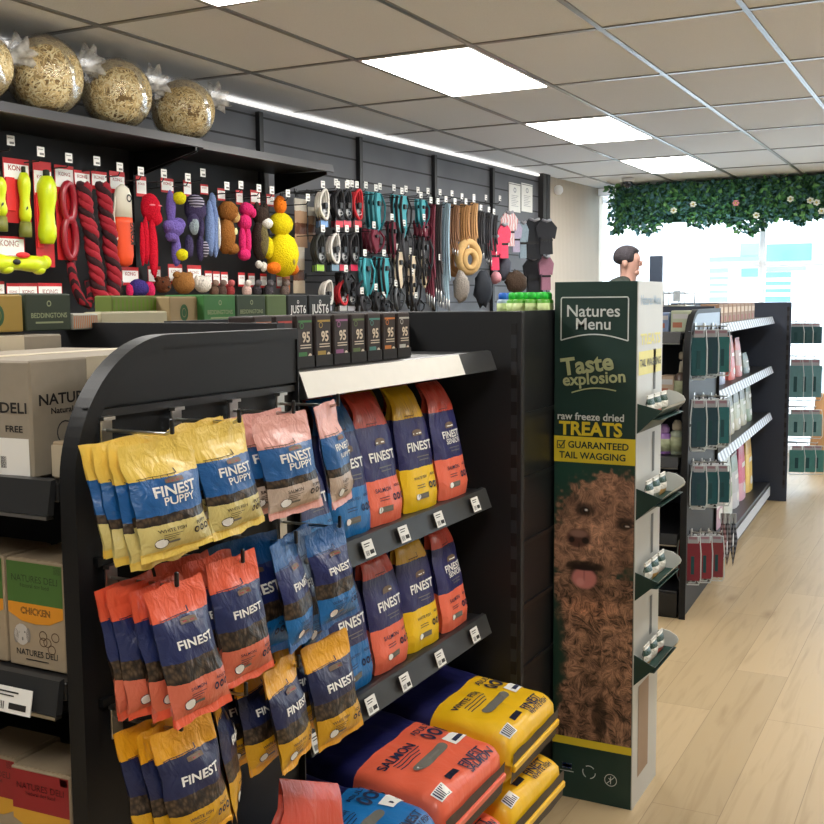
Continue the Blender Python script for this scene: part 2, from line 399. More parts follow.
# ---- ceiling light panels
def lp(x0, y0, label, strength=11):
    t = thing('ceiling_light', label, 'light', (x0+.3,y0+.53,2.64), 0, 'square ceiling light panels')
    f = MB()
    f.box(-.29,.29,-.52,-.5,-.004,.004); f.box(-.29,.29,.5,.52,-.004,.004); f.box(-.29,-.27,-.5,.5,-.004,.004); f.box(.27,.29,-.5,.5,-.004,.004)
    f.build('frame', mat('white_light_frame', S(235,235,235), .5), t)
    MB().box(-.275,.275,-.505,.505,-.006,-.002).build('diffuser', mat('lit_diffuser', S(255,255,255), .5, emit=(1,.97,.92,1), estr=strength), t)
lp(-2.65,4.55,'nearest whole glowing white ceiling panel above the collars wall')
lp(-2.65,6.67,'middle glowing white ceiling panel beyond the nearest one')
lp(-2.65,8.79,'farthest glowing white ceiling panel close to the hanging foliage')
lp(-2.65,2.43,'glowing ceiling panel cut off by the top edge of the photo')
for x, y in ((-.25,2.43),(-.25,5.61),(-.25,8.79),(-.25,-.75),(-2.65,.31),(1.55,4.55)):  # unseen panels added to light the room
    lp(x,y,'added glowing white ceiling panel outside the view of the photo')
# ---- light from the street, sky
w = bpy.data.worlds.new('sky'); sc.world = w; w.use_nodes = True
bg = w.node_tree.nodes['Background']; bg.inputs[0].default_value = (.82,.92,1,1); bg.inputs[1].default_value = 2.4
# ---- camera
cd = bpy.data.cameras.new('camera'); cam = bpy.data.objects.new('camera', cd); COL.objects.link(cam)
cd.sensor_width = 36; cd.lens = 36*FOC/824; cd.clip_start = .02
cam.matrix_world = Matrix(((_R.x,_U.x,-_F.x,0),(_R.y,_U.y,-_F.y,0),(_R.z,_U.z,-_F.z,HC),(0,0,0,1)))
sc.camera = cam
sc.view_settings.view_transform = 'Standard'
sc.view_settings.exposure = 0.95
# ================================================================== GONDOLAS (island shelving)
RAILM = mat('dark_price_rail', S(42,43,44), .35, vary=.06)
STRIP = mat('white_price_strip', S(238,236,228), .35, vary=.04)
SHELF_Z = (1.365, 1.005, .665)
def rim_poly(y0, y1, z0, z1, r, n=22):
    return [(y0,z0)]+[(y0+r-r*math.cos(a), z1-r+r*math.sin(a)) for a in [PI/2*i/n for i in range(n+1)]]+[(y1,z1),(y1,z0)]
def shelf_part(parent, x0, x1, y0, y1, ztop, axis, railm=RAILM, railh=.045, name='shelf'):
    """shelf board with price rail along its +x edge ('X') or its -y edge ('Y')"""
    m = MB()
    m.box(x0,x1,y0,y1,ztop-.028,ztop,0,.002)
    s = m.build(name, BLK2, parent); r = MB()
    if axis == 'X':
        r.prism([(x1,ztop+.004),(x1+.012,ztop+.002),(x1+.024,ztop-railh),(x1+.006,ztop-railh-.004)], 'Y', 0, 1) if False else None
        P = [(x1-.002,ztop+.006),(x1+.008,ztop+.004),(x1+.026,ztop-railh),(x1+.010,ztop-railh-.004)]
        r.add([(p[0],y,p[1]) for y in (y0+.004,y1-.004) for p in P], [(0,1,2,3),(7,6,5,4),(0,4,5,1),(1,5,6,2),(2,6,7,3),(3,7,4,0)])
    else:
        P = [(y0+.002,ztop+.006),(y0-.008,ztop+.004),(y0-.018,ztop-railh),(y0-.006,ztop-railh-.004)]
        r.add([(x,p[0],p[1]) for x in (x0+.004,x1-.004) for p in P], [(0,1,2,3),(7,6,5,4),(0,4,5,1),(1,5,6,2),(2,6,7,3),(3,7,4,0)])
        r.box(x0+.004,x1-.004,y0-.0195,y0-.006,ztop-railh-.006,ztop-railh-.001,1)
    r.build('price_rail', [railm, CHROME], s)
    return s
def side_panel(parent, x, y0, y1, z1, rails, sgn=1, lightm=None):
    """rounded steel end panel; x is its outer face towards the aisle (sgn +1: aisle on +x)"""
    m = MB(); o = rim_poly(y0, y1, 0, z1, .215); i = rim_poly(y0+.028, y1-.004, .12, z1-.02, .195)
    m.prism(o, 'X', x-.030*sgn, x-.014*sgn)
    n = len(o)                                    # raised rim following the outline
    for k in range(n-1):
        q = [o[k], o[k+1], i[k+1], i[k]]
        m.prism(q, 'X', x-.014*sgn, x)
    p = m.build('side_panel', BLK, parent)
    u = MB(); zb = 1.352
    pl = [(y0+.03,zb)]+[q for q in i if q[1] >= zb+.004 and q[0] < y1-.02]+[(y1-.004,z1-.02),(y1-.004,zb)]
    u.prism(pl, 'X', x-.014*sgn, x-.003*sgn)
    u.build('top_infill', lightm or mat('graphite_infill', S(24,25,27), .5, spec=.3), p)
    for z in rails:
        b = MB(); b.box(min(x-.014*sgn,x-.006*sgn),max(x-.014*sgn,x-.006*sgn),y0+.045,y1-.006,z,z+.012)
        b.build('hook_bar', BLK2, p)
    return p
def gondola(base, rz, tagname, lab_end, lab_bay, lab_far, L, width=1.0, topstrip=True, far=True, lightm=None, E=.6, ez=(1.245,.95,.62), stripm=None, pm=None, ex=.055):
    """local frame: +y runs along the aisle, +x faces the aisle, x=0 is the shelf front line, y=0 the nose"""
    ue = thing('end_shelving_unit', lab_end, 'shelving', base, rz)
    side_panel(ue, 0, 0, E, 1.452, (1.335,1.118,.905), 1, lightm)
    side_panel(ue, -width, 0, E, 1.452, (), -1)
    MB().box(-width+.03,-.03,E-.025,E,0,1.462).build('back_panel', pm or DARKP, ue)
    for z in ez: shelf_part(ue, -width+.04, -.04, .006, E-.027, z, 'Y')
    MB().box(-width+.04,-.04,.01,E-.03,.0,.13,0,.004).box(-width+.04,-.04,.0,.012,.02,.12).build('plinth', BLK2, ue)
    ub = thing('shelving_bay', lab_bay, 'shelving', base, rz)
    MB().box(-.32,-.30,E+.002,E+.002+L,0,1.465).build('back_panel', pm or DARKP, ub)
    y0, y1 = E+.002, E+.002+L-.05
    for k, z in enumerate(SHELF_Z):
        s = shelf_part(ub, -.30, -.018, y0+.004, y1-(.035 if k else 0), z, 'X')
        if (k == 0 and topstrip) or stripm:
            st = MB(); r0 = (-.009,z+.004); r1 = (.0095,z-.0445)
            st.add([(r0[0]+.002,y0+.01,r0[1]),(r1[0]+.002,y0+.01,r1[1]),(r1[0]+.002,y1-(.21 if stripm is None else .02),r1[1]),(r0[0]+.002,y1-(.21 if stripm is None else .02),r0[1])], [(0,1,2,3)])
            st.build('price_strip', stripm or STRIP, s.children[0])
    MB().box(-.30,.0,y0,y1,.12,.145,0,.003).box(-.30,-.02,y0,y1,0,.12).build('base_deck', BLK2, ub)
    MB().box(-.72,-.3205,E+.001,E+.001+L,1.43,1.448).build('top_deck', BLK2, ub)
    MB().box(-.72,-.70,E+.002,E+.001+L,0,1.43).build('rear_panel', pm or DARKP, ub)
    if not far: return ue, ub
    uf = thing('end_shelving_unit', lab_far, 'shelving', base, rz); yy = E+.003+L
    p = MB().box(-.76,ex,yy,yy+.022,0,1.472,0,.002); p.build('back_panel', pm or DARKP, uf)
    MB().box(ex-.029,ex-.0125,yy-.0022,yy+.001,.10,1.44).build('slotted_upright', stripes('slot_stripes', S(5,5,6), S(42,44,50), 4.4, 'Z', .6), uf)
    g = MB(); g.prism(rim_poly(0,.55,0,1.45,.2) if False else [(yy+.022,0),(yy+.6,0),(yy+.6,1.472),(yy+.022,1.472)], 'X', .0, .022)
    sp = g.build('side_panel', BLK2, uf); gr = MB()
    for z in (.28,.46,.64,.82,1.0,1.18): gr.box(.022,.028,yy+.03,yy+.585,z,z+.012)
    gr.build('hook_bar', BLKPL, sp)
    MB().box(-width,.0,yy+.022,yy+.6,0,.12).build('plinth', BLK2, uf)
    MB().box(-width,.0,yy+.022,yy+.5,1.43,1.448).build('top_deck', BLK2, uf)
    return ue, ub, uf
gondola((-1.115,1.115,0), 0, '', 'black rounded end shelving unit in the foreground hung with treat pouches', 'black shelving bay of dog food right of the hanging pouches', 'tall black end unit behind the green treats display', .98, E=.575)

# ------------------------------------------------------------------ hooks on the near end panel
XP = -1.131
hk = []
def make_hook(x, y, z, L, label, group):
    t = thing('peg_hook', label, 'hook', (x,y,z), 0, group)
    MB().box(.0,.004,-.012,.012,-.036,.010,0,.001).box(-.002,.010,-.012,.012,.010,.015).build('clip_plate', CHROME, t)
    MB().tube([(.004,0,-.005),(L-.012,0,-.005),(L-.003,0,-.002),(L,0,.006)], .0028, 8).build('prong', CHROME, t)
    MB().box(L-.003,L+.003,-.003,.003,-.005,.017,0,.0015).build('tip', BLKPL, t)
    return t
ROWY = [1.181,1.338,1.487,1.628]
rown = ['top','middle','bottom']
ROWZ = [1.322,1.103,.890]
for r_, z in enumerate(ROWZ):
    for k, y in enumerate(ROWY):
        lab = '%s steel peg hook from the left in the %s row of the foreground end panel' % (orde(k), rown[r_])
        if r_ == 0 and k == 0: h0 = make_hook(-1.118,y,z,.125,lab,'peg hooks on the foreground end panel')
        else: dup(h0,(-1.118,y,z),0,lab)

# ------------------------------------------------------------------ hanging pouches
def film_pal(key):
    return {
     'yellow': ((236,203,92),(24,92,158),(216,200,128)), 'pink': ((232,170,160),(34,96,160),(196,176,160)),
     'salmon': ((232,98,66),(32,44,92),(214,110,84)), 'blue': ((16,84,146),(28,40,96),(20,106,172)),
     'gold': ((232,166,32),(28,36,76),(214,162,32)) }[key]
GREY = mat('oval_grey', S(110,108,100), .6); BADGE = mat('brown_badge', S(112,92,72), .5); BADGE2 = mat('red_badge', S(150,44,52), .5)
DKPRINT = mat('dark_print', S(52,38,30), .6); BLPRINT = mat('navy_print', S(26,34,70), .6)
def hanging_pouch(key, w, h, T, puppy, flav, seed, label, group=None, tilt=.0):
    A, B, Cc = film_pal(key)
    m = zones('film_'+key+'_hanging', [(0,S(*A)),(.075,S(*Cc)),(.31,S(60,48,38)),(.39,S(*B)),(.695,S(*A))] if puppy else [(0,S(*A)),(.06,S(*Cc)),(.31,S(60,48,38)),(.45,S(*B)),(.765,S(*A))], .010, (.31,.39) if puppy else (.31,.46))
    t = thing('treat_pouch', label, 'treat pouch', (0,0,0), PI/2, group)
    sd = seed*7.3
    def prof(v):
        if v > .80: return max(0,(.86-v)/.06)*.12 if v < .86 else 0
        if v < .06: return 0
        return min(1,(.80-v)/.22)**.6 * min(1,(v-.06)/.16)**.6*.95+.05
    def dep(u, v):
        e = max(0.0, 1-abs(2*u-1)**2.6)
        wr = .0045*noise.noise(Vector((u*3.1+sd, v*4.2, sd))) + .0025*noise.noise(Vector((u*9+sd, v*7, 3.3)))
        return T*prof(v)*e**.75 + wr*(1 if v < .8 else .5)
    def xz(u, v):
        ws = 1-.05*prof(v)*(abs(2*u-1)); bow = .004*noise.noise(Vector((v*5, sd, 1)))
        edge = .006*noise.noise(Vector((u*4, sd, 9)))*(1 if v > .93 or v < .05 else 0)
        return ((u-.5)*w*ws+bow, -(1-v)*h+.02+edge)
    lean = lambda v: -tilt*(1-v)
    def F(u, v): x, z = xz(u, v); return (x, -dep(u,v)-.0012+lean(v), z)
    def Fi(u, v): x, z = xz(u, v); return (x, -dep(u,v)-.0032+lean(v), z)
    def Bk(u, v): x, z = xz(1-u, v); return (x, .55*dep(1-u,v)+.0012+lean(v), z)
    b = MB(.74); V0, V1 = .055, .865; dv = 0 if puppy else .065
    sub = lambda f: (lambda u, v: f(u, V0+(V1-V0)*v))
    uvs = lambda u, v: (u, V0+(V1-V0)*v)
    b.grid(sub(F), 16, 22, 0, True, uvf=uvs); b.grid(sub(Bk), 10, 14, 0, True, uvf=uvs)
    asp = h/w
    # print
    b.text('FINEST', Fi, .53, .585 if puppy else .58, w=.60, mi=1, bold=.022, asp=asp)
    if puppy: b.text('PUPPY', Fi, .56, .495, w=.44, mi=1, bold=.015, asp=asp)
    b.irect(.40,.66,.645+dv,.675+dv,Fi,2,4); b.idisc(.53,.675+dv,.13,.012,Fi,2); b.irect(.43,.63,.655+dv,.665+dv,Fi,3,3)
    pr = 4
    b.irect(.08,.60,.712+dv,.717+dv,Fi,pr,6)
    for k in range(6): b.irect(.10+.09*k,.108+.09*k,.685+dv,.712+dv,Fi,pr,1)
    b.irect(.58,.60,.712+dv,.755+dv,Fi,pr,1)
    b.text(flav, Fi, .38, .255, w=.36 if len(flav) > 6 else .28, mi=4, bold=.012, asp=asp)
    b.text('PUPPY' if puppy else 'ADULT', Fi, .80, .262, w=.20, mi=4, asp=asp)
    for k in range(3): b.iring(.68+.105*k,.205,.042,.030,.5,Fi,4)
    for k in range(3): b.irect(.24,.50-.05*k,.215-.018*k,.220-.018*k,Fi,4,2)
    b.idisc(.22,.15,.085,.040,Fi,1); b.iring(.22,.15,.09,.044,.86,Fi,4); b.irect(.30,.46,.138,.158,Fi,5,2)
    bag = b.build('bag', [m, WHITE, BADGE, BADGE2, DKPRINT if puppy else BLPRINT, GREY], t)
    for nm, a, z in (('top_seal',.86,1.0),('bottom_seal',0,.06)):
        s = MB(); sg = lambda f: (lambda u, v: f(u, a+(z-a)*v))
        s.grid(sg(F), 12, 4, 0, True, uvf=lambda u, v: (u, a+(z-a)*v)); s.grid(sg(Bk), 8, 3, 0, True, uvf=lambda u, v: (u, a+(z-a)*v))
        ob_ = s.build(nm, m, t)
    return t
PW = {'yellow':(.130,.158,.018),'pink':(.134,.162,.018),'salmon':(.110,.185,.018),'blue':(.116,.172,.018),'gold':(.116,.168,.018)}
FLV = {'yellow':'WHITE FISH','pink':'SALMON','salmon':'SALMON','blue':'OCEAN FISH','gold':'WHITE FISH'}
def pouch(key, y, z, x, label, rz=0, pup=False, seed=0, tilt=.03, w=None, h=None, roll=0, group=None):
    W, H, T = PW[key]
    t = hanging_pouch(key, w or W, h or H, T, pup, FLV[key], seed, label, group, tilt)
    t.location = (x, y+(-.007 if key in ('yellow','pink') else .001), z-.026-(.026 if key in ('yellow','pink') else .012)); t.rotation_euler = (0, roll-.05, PI/2+rz-.12)
    return t
# row 1
gy = 'yellow pouches on the two left top hooks'
for i, (dx, dy, rz, h) in enumerate(((0,.016,-.04,.158),(-.024,.014,.03,.172),(-.046,.012,-.02,.166),(-.066,.008,.03,.156))):
    pouch('yellow', 1.153+dy, 1.342, -1.008+dx, ['frontmost yellow puppy pouch with white fish on the leftmost top hook','yellow puppy pouch just behind the front one on the leftmost top hook','third yellow puppy pouch back on the leftmost top hook','rearmost yellow puppy pouch against the panel on the leftmost top hook'][i], rz, True, i+1, .035, h=h)
pouch('yellow', 1.306, 1.352, -1.008, 'front yellow puppy pouch on the second top hook beside the pink ones', .10, True, 11, .035, h=.165, w=.125)
pouch('yellow', 1.305, 1.352, -1.045, 'yellow puppy pouch tucked behind another on the second top hook', .12, True, 12, .03)
pouch('pink', 1.468, 1.350, -1.004, 'front pink and blue salmon puppy pouch on the third top hook', .0, True, 21, .03)
pouch('pink', 1.440, 1.352, -1.036, 'pink salmon puppy pouch half hidden behind the front pink one', -.03, True, 22, .03)
pouch('pink', 1.606, 1.356, -1.004, 'pink puppy pouch turned sideways on the fourth top hook', .34, True, 23, .03, w=.105, h=.178)
# row 2
for i, (dx, dy, rz) in enumerate(((0,.008,.0),(-.026,.004,.10),(-.050,-.004,-.10),(-.072,-.012,.06))):
    pouch('salmon', 1.168+dy, 1.122, -.998+dx, ['frontmost orange salmon pouch on the leftmost middle hook','orange salmon pouch second back on the leftmost middle hook','orange salmon pouch third back on the leftmost middle hook','orange salmon pouch nearest the panel on the leftmost middle hook'][i], rz, False, 31+i, .05 if i == 0 else .03)
for i, (dx, dy, rz) in enumerate(((0,0,0),(-.035,-.016,.04),(-.065,-.035,0))):
    pouch('salmon', 1.318+dy, 1.128, -1.003+dx, ['front orange salmon pouch on the second middle hook','orange salmon pouch behind the front one on the second middle hook','rearmost orange salmon pouch on the second middle hook'][i], rz, False, 41+i, .03, h=.19)
pouch('blue', 1.468, 1.128, -1.008, 'shiny blue pouch turned edge-on on the third middle hook', .36, False, 51, .03, h=.18)
pouch('blue', 1.43, 1.13, -1.06, 'dark blue pouch behind the orange one on the third middle hook', -.1, False, 52, .03, h=.20, w=.15)
pouch('blue', 1.590, 1.122, -1.004, 'front blue pouch on the fourth middle hook', .05, False, 53, .03, h=.165)
pouch('blue', 1.575, 1.12, -1.05, 'blue pouch hanging low behind the front one on the fourth middle hook', .3, False, 54, .03, h=.215)
# row 3
for i, (dx, dy, rz) in enumerate(((0,.010,-.02),(-.028,.002,.10),(-.052,-.004,-.06))):
    pouch('gold', 1.178+dy, .911, -1.0+dx, ['frontmost golden yellow pouch on the leftmost bottom hook','golden yellow pouch behind the front one on the leftmost bottom hook','rearmost golden yellow pouch on the leftmost bottom hook'][i], rz, False, 61+i, .035)
pouch('gold', 1.306, .93, -1.035, 'golden yellow pouch turned edge-on on the second bottom hook', .75, False, 71, .03, h=.21)
for i, (dx, dy, rz) in enumerate(((0,0,.28),(-.04,-.02,.15),(-.075,-.035,0))):
    pouch('gold', 1.432+dy, .926, -.998+dx, ['front golden yellow pouch on the third bottom hook','golden yellow pouch second back on the third bottom hook','rearmost golden yellow pouch on the third bottom hook'][i], rz, False, 81+i, .03)
pouch('gold', 1.575, .926, -.997, 'golden yellow pouch facing out on the fourth bottom hook', .02, False, 91, .03, w=.13, h=.18)
pouch('gold', 1.545, .932, -1.045, 'golden yellow pouch behind the front one on the fourth bottom hook', .1, False, 92, .03)

# ------------------------------------------------------------------ stand-up bags on the bay shelves
def shelf_bag(key, w, h, senior, flav, seed, label):
    A, B, Cc = {'blue':((14,82,140),(32,36,88),(12,110,178)), 'salmon':((206,74,54),(34,36,92),(236,110,82)), 'gold':((216,168,24),(34,36,90),(240,196,20))}[key]
    m = zones('film_'+key+'_standing', [(0,S(*Cc)),(.34,S(*B)),(.345,S(*B)),(.745,S(*A))], .010, None, .38, .25)
    t = thing('dog_food_bag', label, 'dog food bag', (0,0,0), PI/2); sd = seed*3.7
    D = .075
    def prof(v): return (1-v)**.55 if v > .12 else (1-.12)**.55*(.72+.28*v/.12)
    def wid(v): return 1-.24*max(0,min(1,(v-.66)/.2))**1.3 - .02*math.sin(PI*v)
    def base(u, v):
        e = max(0,1-abs(2*u-1)**5)
        y = -D*.5*prof(v)*(.55+.45*e) - .004*noise.noise(Vector((u*4+sd,v*5,sd)))
        y += .036*v + (.022*max(0,(v-.78)/.22)**2)
        return ((u-.5)*w*wid(v)+.003*noise.noise(Vector((v*6,sd,2))), y, v*h*(1-.02*v))
    F = lambda u, v: base(u, v)
    Fi = lambda u, v: (lambda p: (p[0], p[1]-.0018, p[2]))(base(u, v))
    def Bk(u, v): p = base(1-u, v); return (p[0],   .036*v*2+.044*max(0,(v-.78)/.22)**2 - p[1]+.001, p[2])
    def Sd(s):
        def f(u, v):
            a = base(s, v); c = Bk(1-s, v); k = u if s else 1-u
            inn = -.018*math.sin(PI*k)*prof(v)*(1 if s else -1)
            return (a[0]+inn*(1 if v < .95 else .2), a[1]+(c[1]-a[1])*k, a[2])
        return f
    b = MB(.8); V1 = .93; sub = lambda f: (lambda u, v: f(u, V1*v)); uvs = lambda u, v: (u, V1*v)
    b.grid(sub(F), 14, 24, 0, True, uvf=uvs); b.grid(sub(Bk), 8, 14, 0, True, uvf=uvs); b.grid(sub(Sd(0)), 4, 14, 0, True, uvf=uvs); b.grid(sub(Sd(1)), 4, 14, 0, True, uvf=uvs)
    asp = h/w
    if senior:
        b.text('FINEST', Fi, .57, .545, w=.60, mi=1, bold=.02, asp=asp); b.text('SENIOR', Fi, .60, .485, w=.50, mi=1, bold=.015, asp=asp)
    else: b.text('FINEST', Fi, .56, .515, w=.70, mi=1, bold=.022, asp=asp)
    b.irect(.42,.70,.60,.635,Fi,2,3); b.idisc(.56,.635,.13,.016,Fi,2); b.irect(.44,.68,.612,.622,Fi,1,3)
    for k, (a, c) in enumerate(((.40,.76),(.45,.74))): b.irect(a,c,.425-.028*k,.433-.028*k,Fi,5,3)
    b.irect(.30,.62,.765,.771,Fi,4,4); b.irect(.60,.615,.765,.805,Fi,4,1)
    for k in range(4): b.irect(.32+.08*k,.328+.08*k,.735,.765,Fi,4,1)
    b.text(flav, Fi, .42, .265, w=.40, mi=3, asp=asp, bold=.01); b.text('ADULT', Fi, .82, .275, w=.20, mi=3, asp=asp)
    for k in range(3): b.iring(.68+.11*k,.19,.045,.028,.5,Fi,3)
    b.irect(.22,.58,.095,.14,Fi,6,4); b.idisc(.27,.118,.06,.024,Fi,1); b.irect(.40,.55,.11,.124,Fi,5,2)
    for k in range(2): b.irect(.28,.52,.205-.02*k,.21-.02*k,Fi,3,2)
    b.build('bag', [m, WHITE, BADGE, BLPRINT, mat('pier_print', S(70,26,30), .6), GREYINK, GREY], t)
    s = MB(); sg = lambda f: (lambda u, v: f(u, V1+(1-V1)*v)); uu = lambda u, v: (u, V1+(1-V1)*v)
    s.grid(sg(F), 10, 3, 0, True, uvf=uu); s.grid(sg(Bk), 8, 3, 0, True, uvf=uu); s.build('top_seal', m, t)
    return t
SB = [('blue',1.952,1.006,'blue and navy dog food bag at the left end of the second shelf',0,'OCEAN FISH'),
      ('salmon',2.092,1.006,'orange topped navy dog food bag second along the second shelf',0,'SALMON'),
      ('gold',2.275,1.006,'yellow topped navy dog food bag on the second shelf',0,'WHITE FISH'),
      ('salmon',2.455,1.006,'orange topped senior dog food bag at the right end of the second shelf',1,'SALMON'),
      ('blue',1.95,.666,'blue and navy dog food bag at the left end of the third shelf',0,'OCEAN FISH'),
      ('salmon',2.12,.666,'orange based navy dog food bag second along the third shelf',0,'SALMON'),
      ('gold',2.285,.666,'yellow based navy dog food bag on the third shelf',0,'WHITE FISH'),
      ('salmon',2.462,.666,'orange based senior dog food bag at the right end of the third shelf',1,'SALMON')]
for i, (k, y, z, lab, sen, fl) in enumerate(SB):
    t = shelf_bag(k, .158, .295 if z > .9 else .285, sen, fl, i+1, lab); t.location = (-1.175, y, z); t.rotation_euler = (0,0,PI/2+random.uniform(-.06,.06))
    if i != 0:   # the one behind it
        dup(t, (-1.275 if i != 4 else -1.285, y-.012, z), PI/2+random.uniform(-.08,.08), lab.split(' dog food bag')[0]+' bag behind its twin '+' '.join(lab.split(' dog food bag ')[1].split()[-5:]))
t = shelf_bag('blue', .15, .20, 0, 'OCEAN FISH', 20, 'small blue puppy bag peeping out below the hanging pink pouches'); t.location = (-1.165,1.79,1.006)
# ------------------------------------------------------------------ price tickets on the rails
def ticket(p, rz, label, group, w=.042, h=.036, tilt=.35, first=[None]):
    if first[0] is None:
        t = thing('price_ticket', label, 'price ticket', p, rz, group)
        b = MB(); f = front(-w/2,w/2,-h/2,h/2,-.0022)
        b.box(-w/2,w/2,-.0015,.0,-h/2,h/2); b.irect(.12,.7,.78,.84,f,1,1); b.irect(.12,.6,.64,.69,f,1,1); b.irect(.5,.9,.16,.40,f,1,1)
        for k in range(7): b.irect(.1+.045*k,.1+.045*k+.022,.12,.42,f,1,1)
        b.build('card', [PAPER, INK], t); first[0] = t
    else: t = dup(first[0], p, rz, label, group)
    t.rotation_euler = (-tilt,0,rz); return t
for zs, nm, ys in ((1.005,'second',(1.93,2.09,2.27,2.48)),(.665,'third',(1.72,1.935,2.09,2.27,2.475))):
    for k, y in enumerate(ys):
        ticket((-1.1185+.0105,y,zs-.020), PI/2, '%s white price ticket from the left on the %s shelf edge' % (orde(k), nm), 'price tickets on the near bay')
# ------------------------------------------------------------------ row of "95" cartons on the top shelf
acc = [S(150,80,40),S(176,60,50),S(60,120,60),S(170,140,60),S(150,90,130),S(90,110,60),S(70,130,120),S(200,120,50),S(190,190,180)]
names = ['brown','red','green','tan','plum','olive','teal','orange','pale']
for i in range(9):
    y = 1.722+i*.0725
    lab = '%s black 95 carton from the left on the top shelf, %s band' % (orde(i), names[i])
    t = thing('food_carton', lab, 'carton', (-1.247,y,1.366), PI/2, 'black cartons on the top shelf')
    b = MB(); b.box(-.031,.031,-.031,.031,0,.108,0,.003); f = front(-.031,.031,0,.108,-.0325)
    b.text('95',f,.55,.58,w=.46,mi=1,bold=.03,asp=.108/.062); b.irect(.1,.9,.86,.90,f,2,2); b.iring(.3,.80,.12,.06,.7,f,2)
    b.irect(.1,.6,.14,.30,f,2,2); b.idisc(.78,.2,.12,.07,f,1)
    for k in range(2): b.irect(.2,.85,.42-.05*k,.44-.05*k,f,1,2)
    f2 = side(-.031,.031,0,.108,.0325); b.irect(.1,.9,.3,.6,f2,2,2)
    b.build('box', [mat('carton_brown_black', S(44,32,30), .5), mat('cream_print', S(220,205,180), .6), mat('carton_'+names[i], acc[i], .5)], t)
    MB().box(-.033,.033,-.033,.033,0,.024).build('tray_lip', mat('tray_card_dark', S(30,28,27), .6), t)
# ------------------------------------------------------------------ big sacks on the base deck
def sack(key, L, W, H, flav, seed, label, prn=True):
    A = {'gold':(240,190,20),'salmon':(236,104,74),'blue':(24,116,186)}[key]
    m = zones('film_'+key+'_sack', [(0,S(*A)),(.50,S(30,32,88)),(.51,S(30,32,88)),(.98,S(30,32,88))], .006, None, .42, .2, 8)
    t = thing('dog_food_sack', label, 'dog food sack', (0,0,0), 0); sd = seed*5.1
    # u along +y (reading direction), v from the aisle end (0) to the back (1); front end faces +x
    def plan(u, v):
        x = L*(.5-v); y = (u-.5)*W
        return x, y
    def top(u, v):
        x, y = plan(u, v); e = (max(0,1-abs(2*u-1)**9)**.5)*(max(0,1-abs(2*v-1)**9)**.5)
        pin = 1-.06*(1-e)
        z = H*.5+H*.5*e*(1+.06*noise.noise(Vector((u*3+sd,v*4,sd))))+.006*noise.noise(Vector((u*8+sd,v*9,1)))
        return (x*pin, y*pin, z)
    def bot(u, v):
        p = top(1-u, v); return (p[0], p[1], max(0.0, H-p[2]))
    b = MB(.85); b.grid(top, 26, 28, 0, True); b.grid(bot, 12, 14, 0, True, uvf=lambda u, v: (1-u, v))
    Fi = lambda u, v: (lambda p: (p[0]+.0015*(v < .1), p[1], p[2]+.0022))(top(u, v))
    asp = L/W
    if prn:
        b.text(flav, Fi, .34, .40, w=.42, mi=1, bold=.02, asp=asp); b.text('ADULT', Fi, .76, .435, w=.24, mi=1, asp=asp)
        for k in range(3): b.iring(.70+.10*k,.365,.042,.042,.55,Fi,1)
        for k in range(3): b.irect(.2,.55-.04*k,.358-.02*k,.364-.02*k,Fi,1,5)
        b.irect(.30,.62,.235,.29,Fi,2,5); b.idisc(.30,.2625,.05,.0275,Fi,2); b.idisc(.62,.2625,.05,.0275,Fi,2); b.idisc(.33,.2625,.05,.02,Fi,3); b.irect(.44,.60,.256,.269,Fi,4,3)
        b.irect(.72,.90,.22,.30,Fi,3,3); b.irect(.76,.88,.235,.26,Fi,1,2)
    def end(u, v): # front end face: from the crease up
        return top(u, .0+.115*v)
    for k in range(2): b.irect(.30,.44,.10+.0*k,.135,Fi,1,2)
    b.irect(.08,.22,.06,.12,Fi,3,2)
    for k in range(6): b.irect(.09+.02*k,.10+.02*k,.065,.115,Fi,1,1)
    b.text('FINEST', Fi, .66, .115, w=.30, mi=1, bold=.02, asp=asp); b.text(flav, Fi, .68, .075, w=.34, mi=1, asp=asp)
    b.build('sack', [m, BLPRINT, GREY, WHITE, GREYINK], t)
    g = MB(); g.grid(lambda u, v: (L*.5*.945-.004*(v-.5)**2+.004, (u-.5)*W*.93, H*(.20+.50*v)+.008*noise.noise(Vector((u*4,sd,0)))), 12, 4, 0, True)
    g.build('front_gusset', mat('kibble_print', S(56,46,40), .5, vary=.6, scale=60), t)
    s = MB(); s.box(L*.5*.93,L*.5*.93+.014,-W*.46,W*.46,H*.40,H*.52,0,.003); s.build('end_seal', zones('film_'+key+'_sack', [(0,S(*A)),(1,S(*A))]), t)
    return t
def put(t, loc, rz=0, tilt=0): t.location = loc; t.rotation_euler = (0,tilt,rz); return t
SX = -1.175
put(sack('gold',.47,.36,.155,'WHITE FISH',1,'yellow white fish sack lying on top at the right end'), (SX,2.478,.335), .02, .11)
put(sack('gold',.47,.36,.150,'WHITE FISH',2,'lower yellow white fish sack under the other yellow one',False), (SX+.02,2.475,.160), -.01, .05)
put(sack('salmon',.47,.365,.155,'SALMON',3,'orange salmon sack lying on top between yellow and blue sacks'), (SX,2.105,.335), .02, .11)
put(sack('salmon',.47,.365,.150,'SALMON',4,'lower orange salmon sack under the top orange one',False), (SX+.02,2.10,.160), 0, .05)
put(sack('blue',.44,.30,.25,'OCEAN FISH',5,'bright blue sack at the bottom edge beside the orange one'), (-1.15,1.785,.225), .04, .06)
t = shelf_bag('salmon', .24, .36, 0, 'SALMON', 33, 'large orange bag leaning at the bottom below the golden pouches'); t.location = (-1.03,1.435,.31); t.rotation_euler = (R(6),R(24),PI/2-.1)
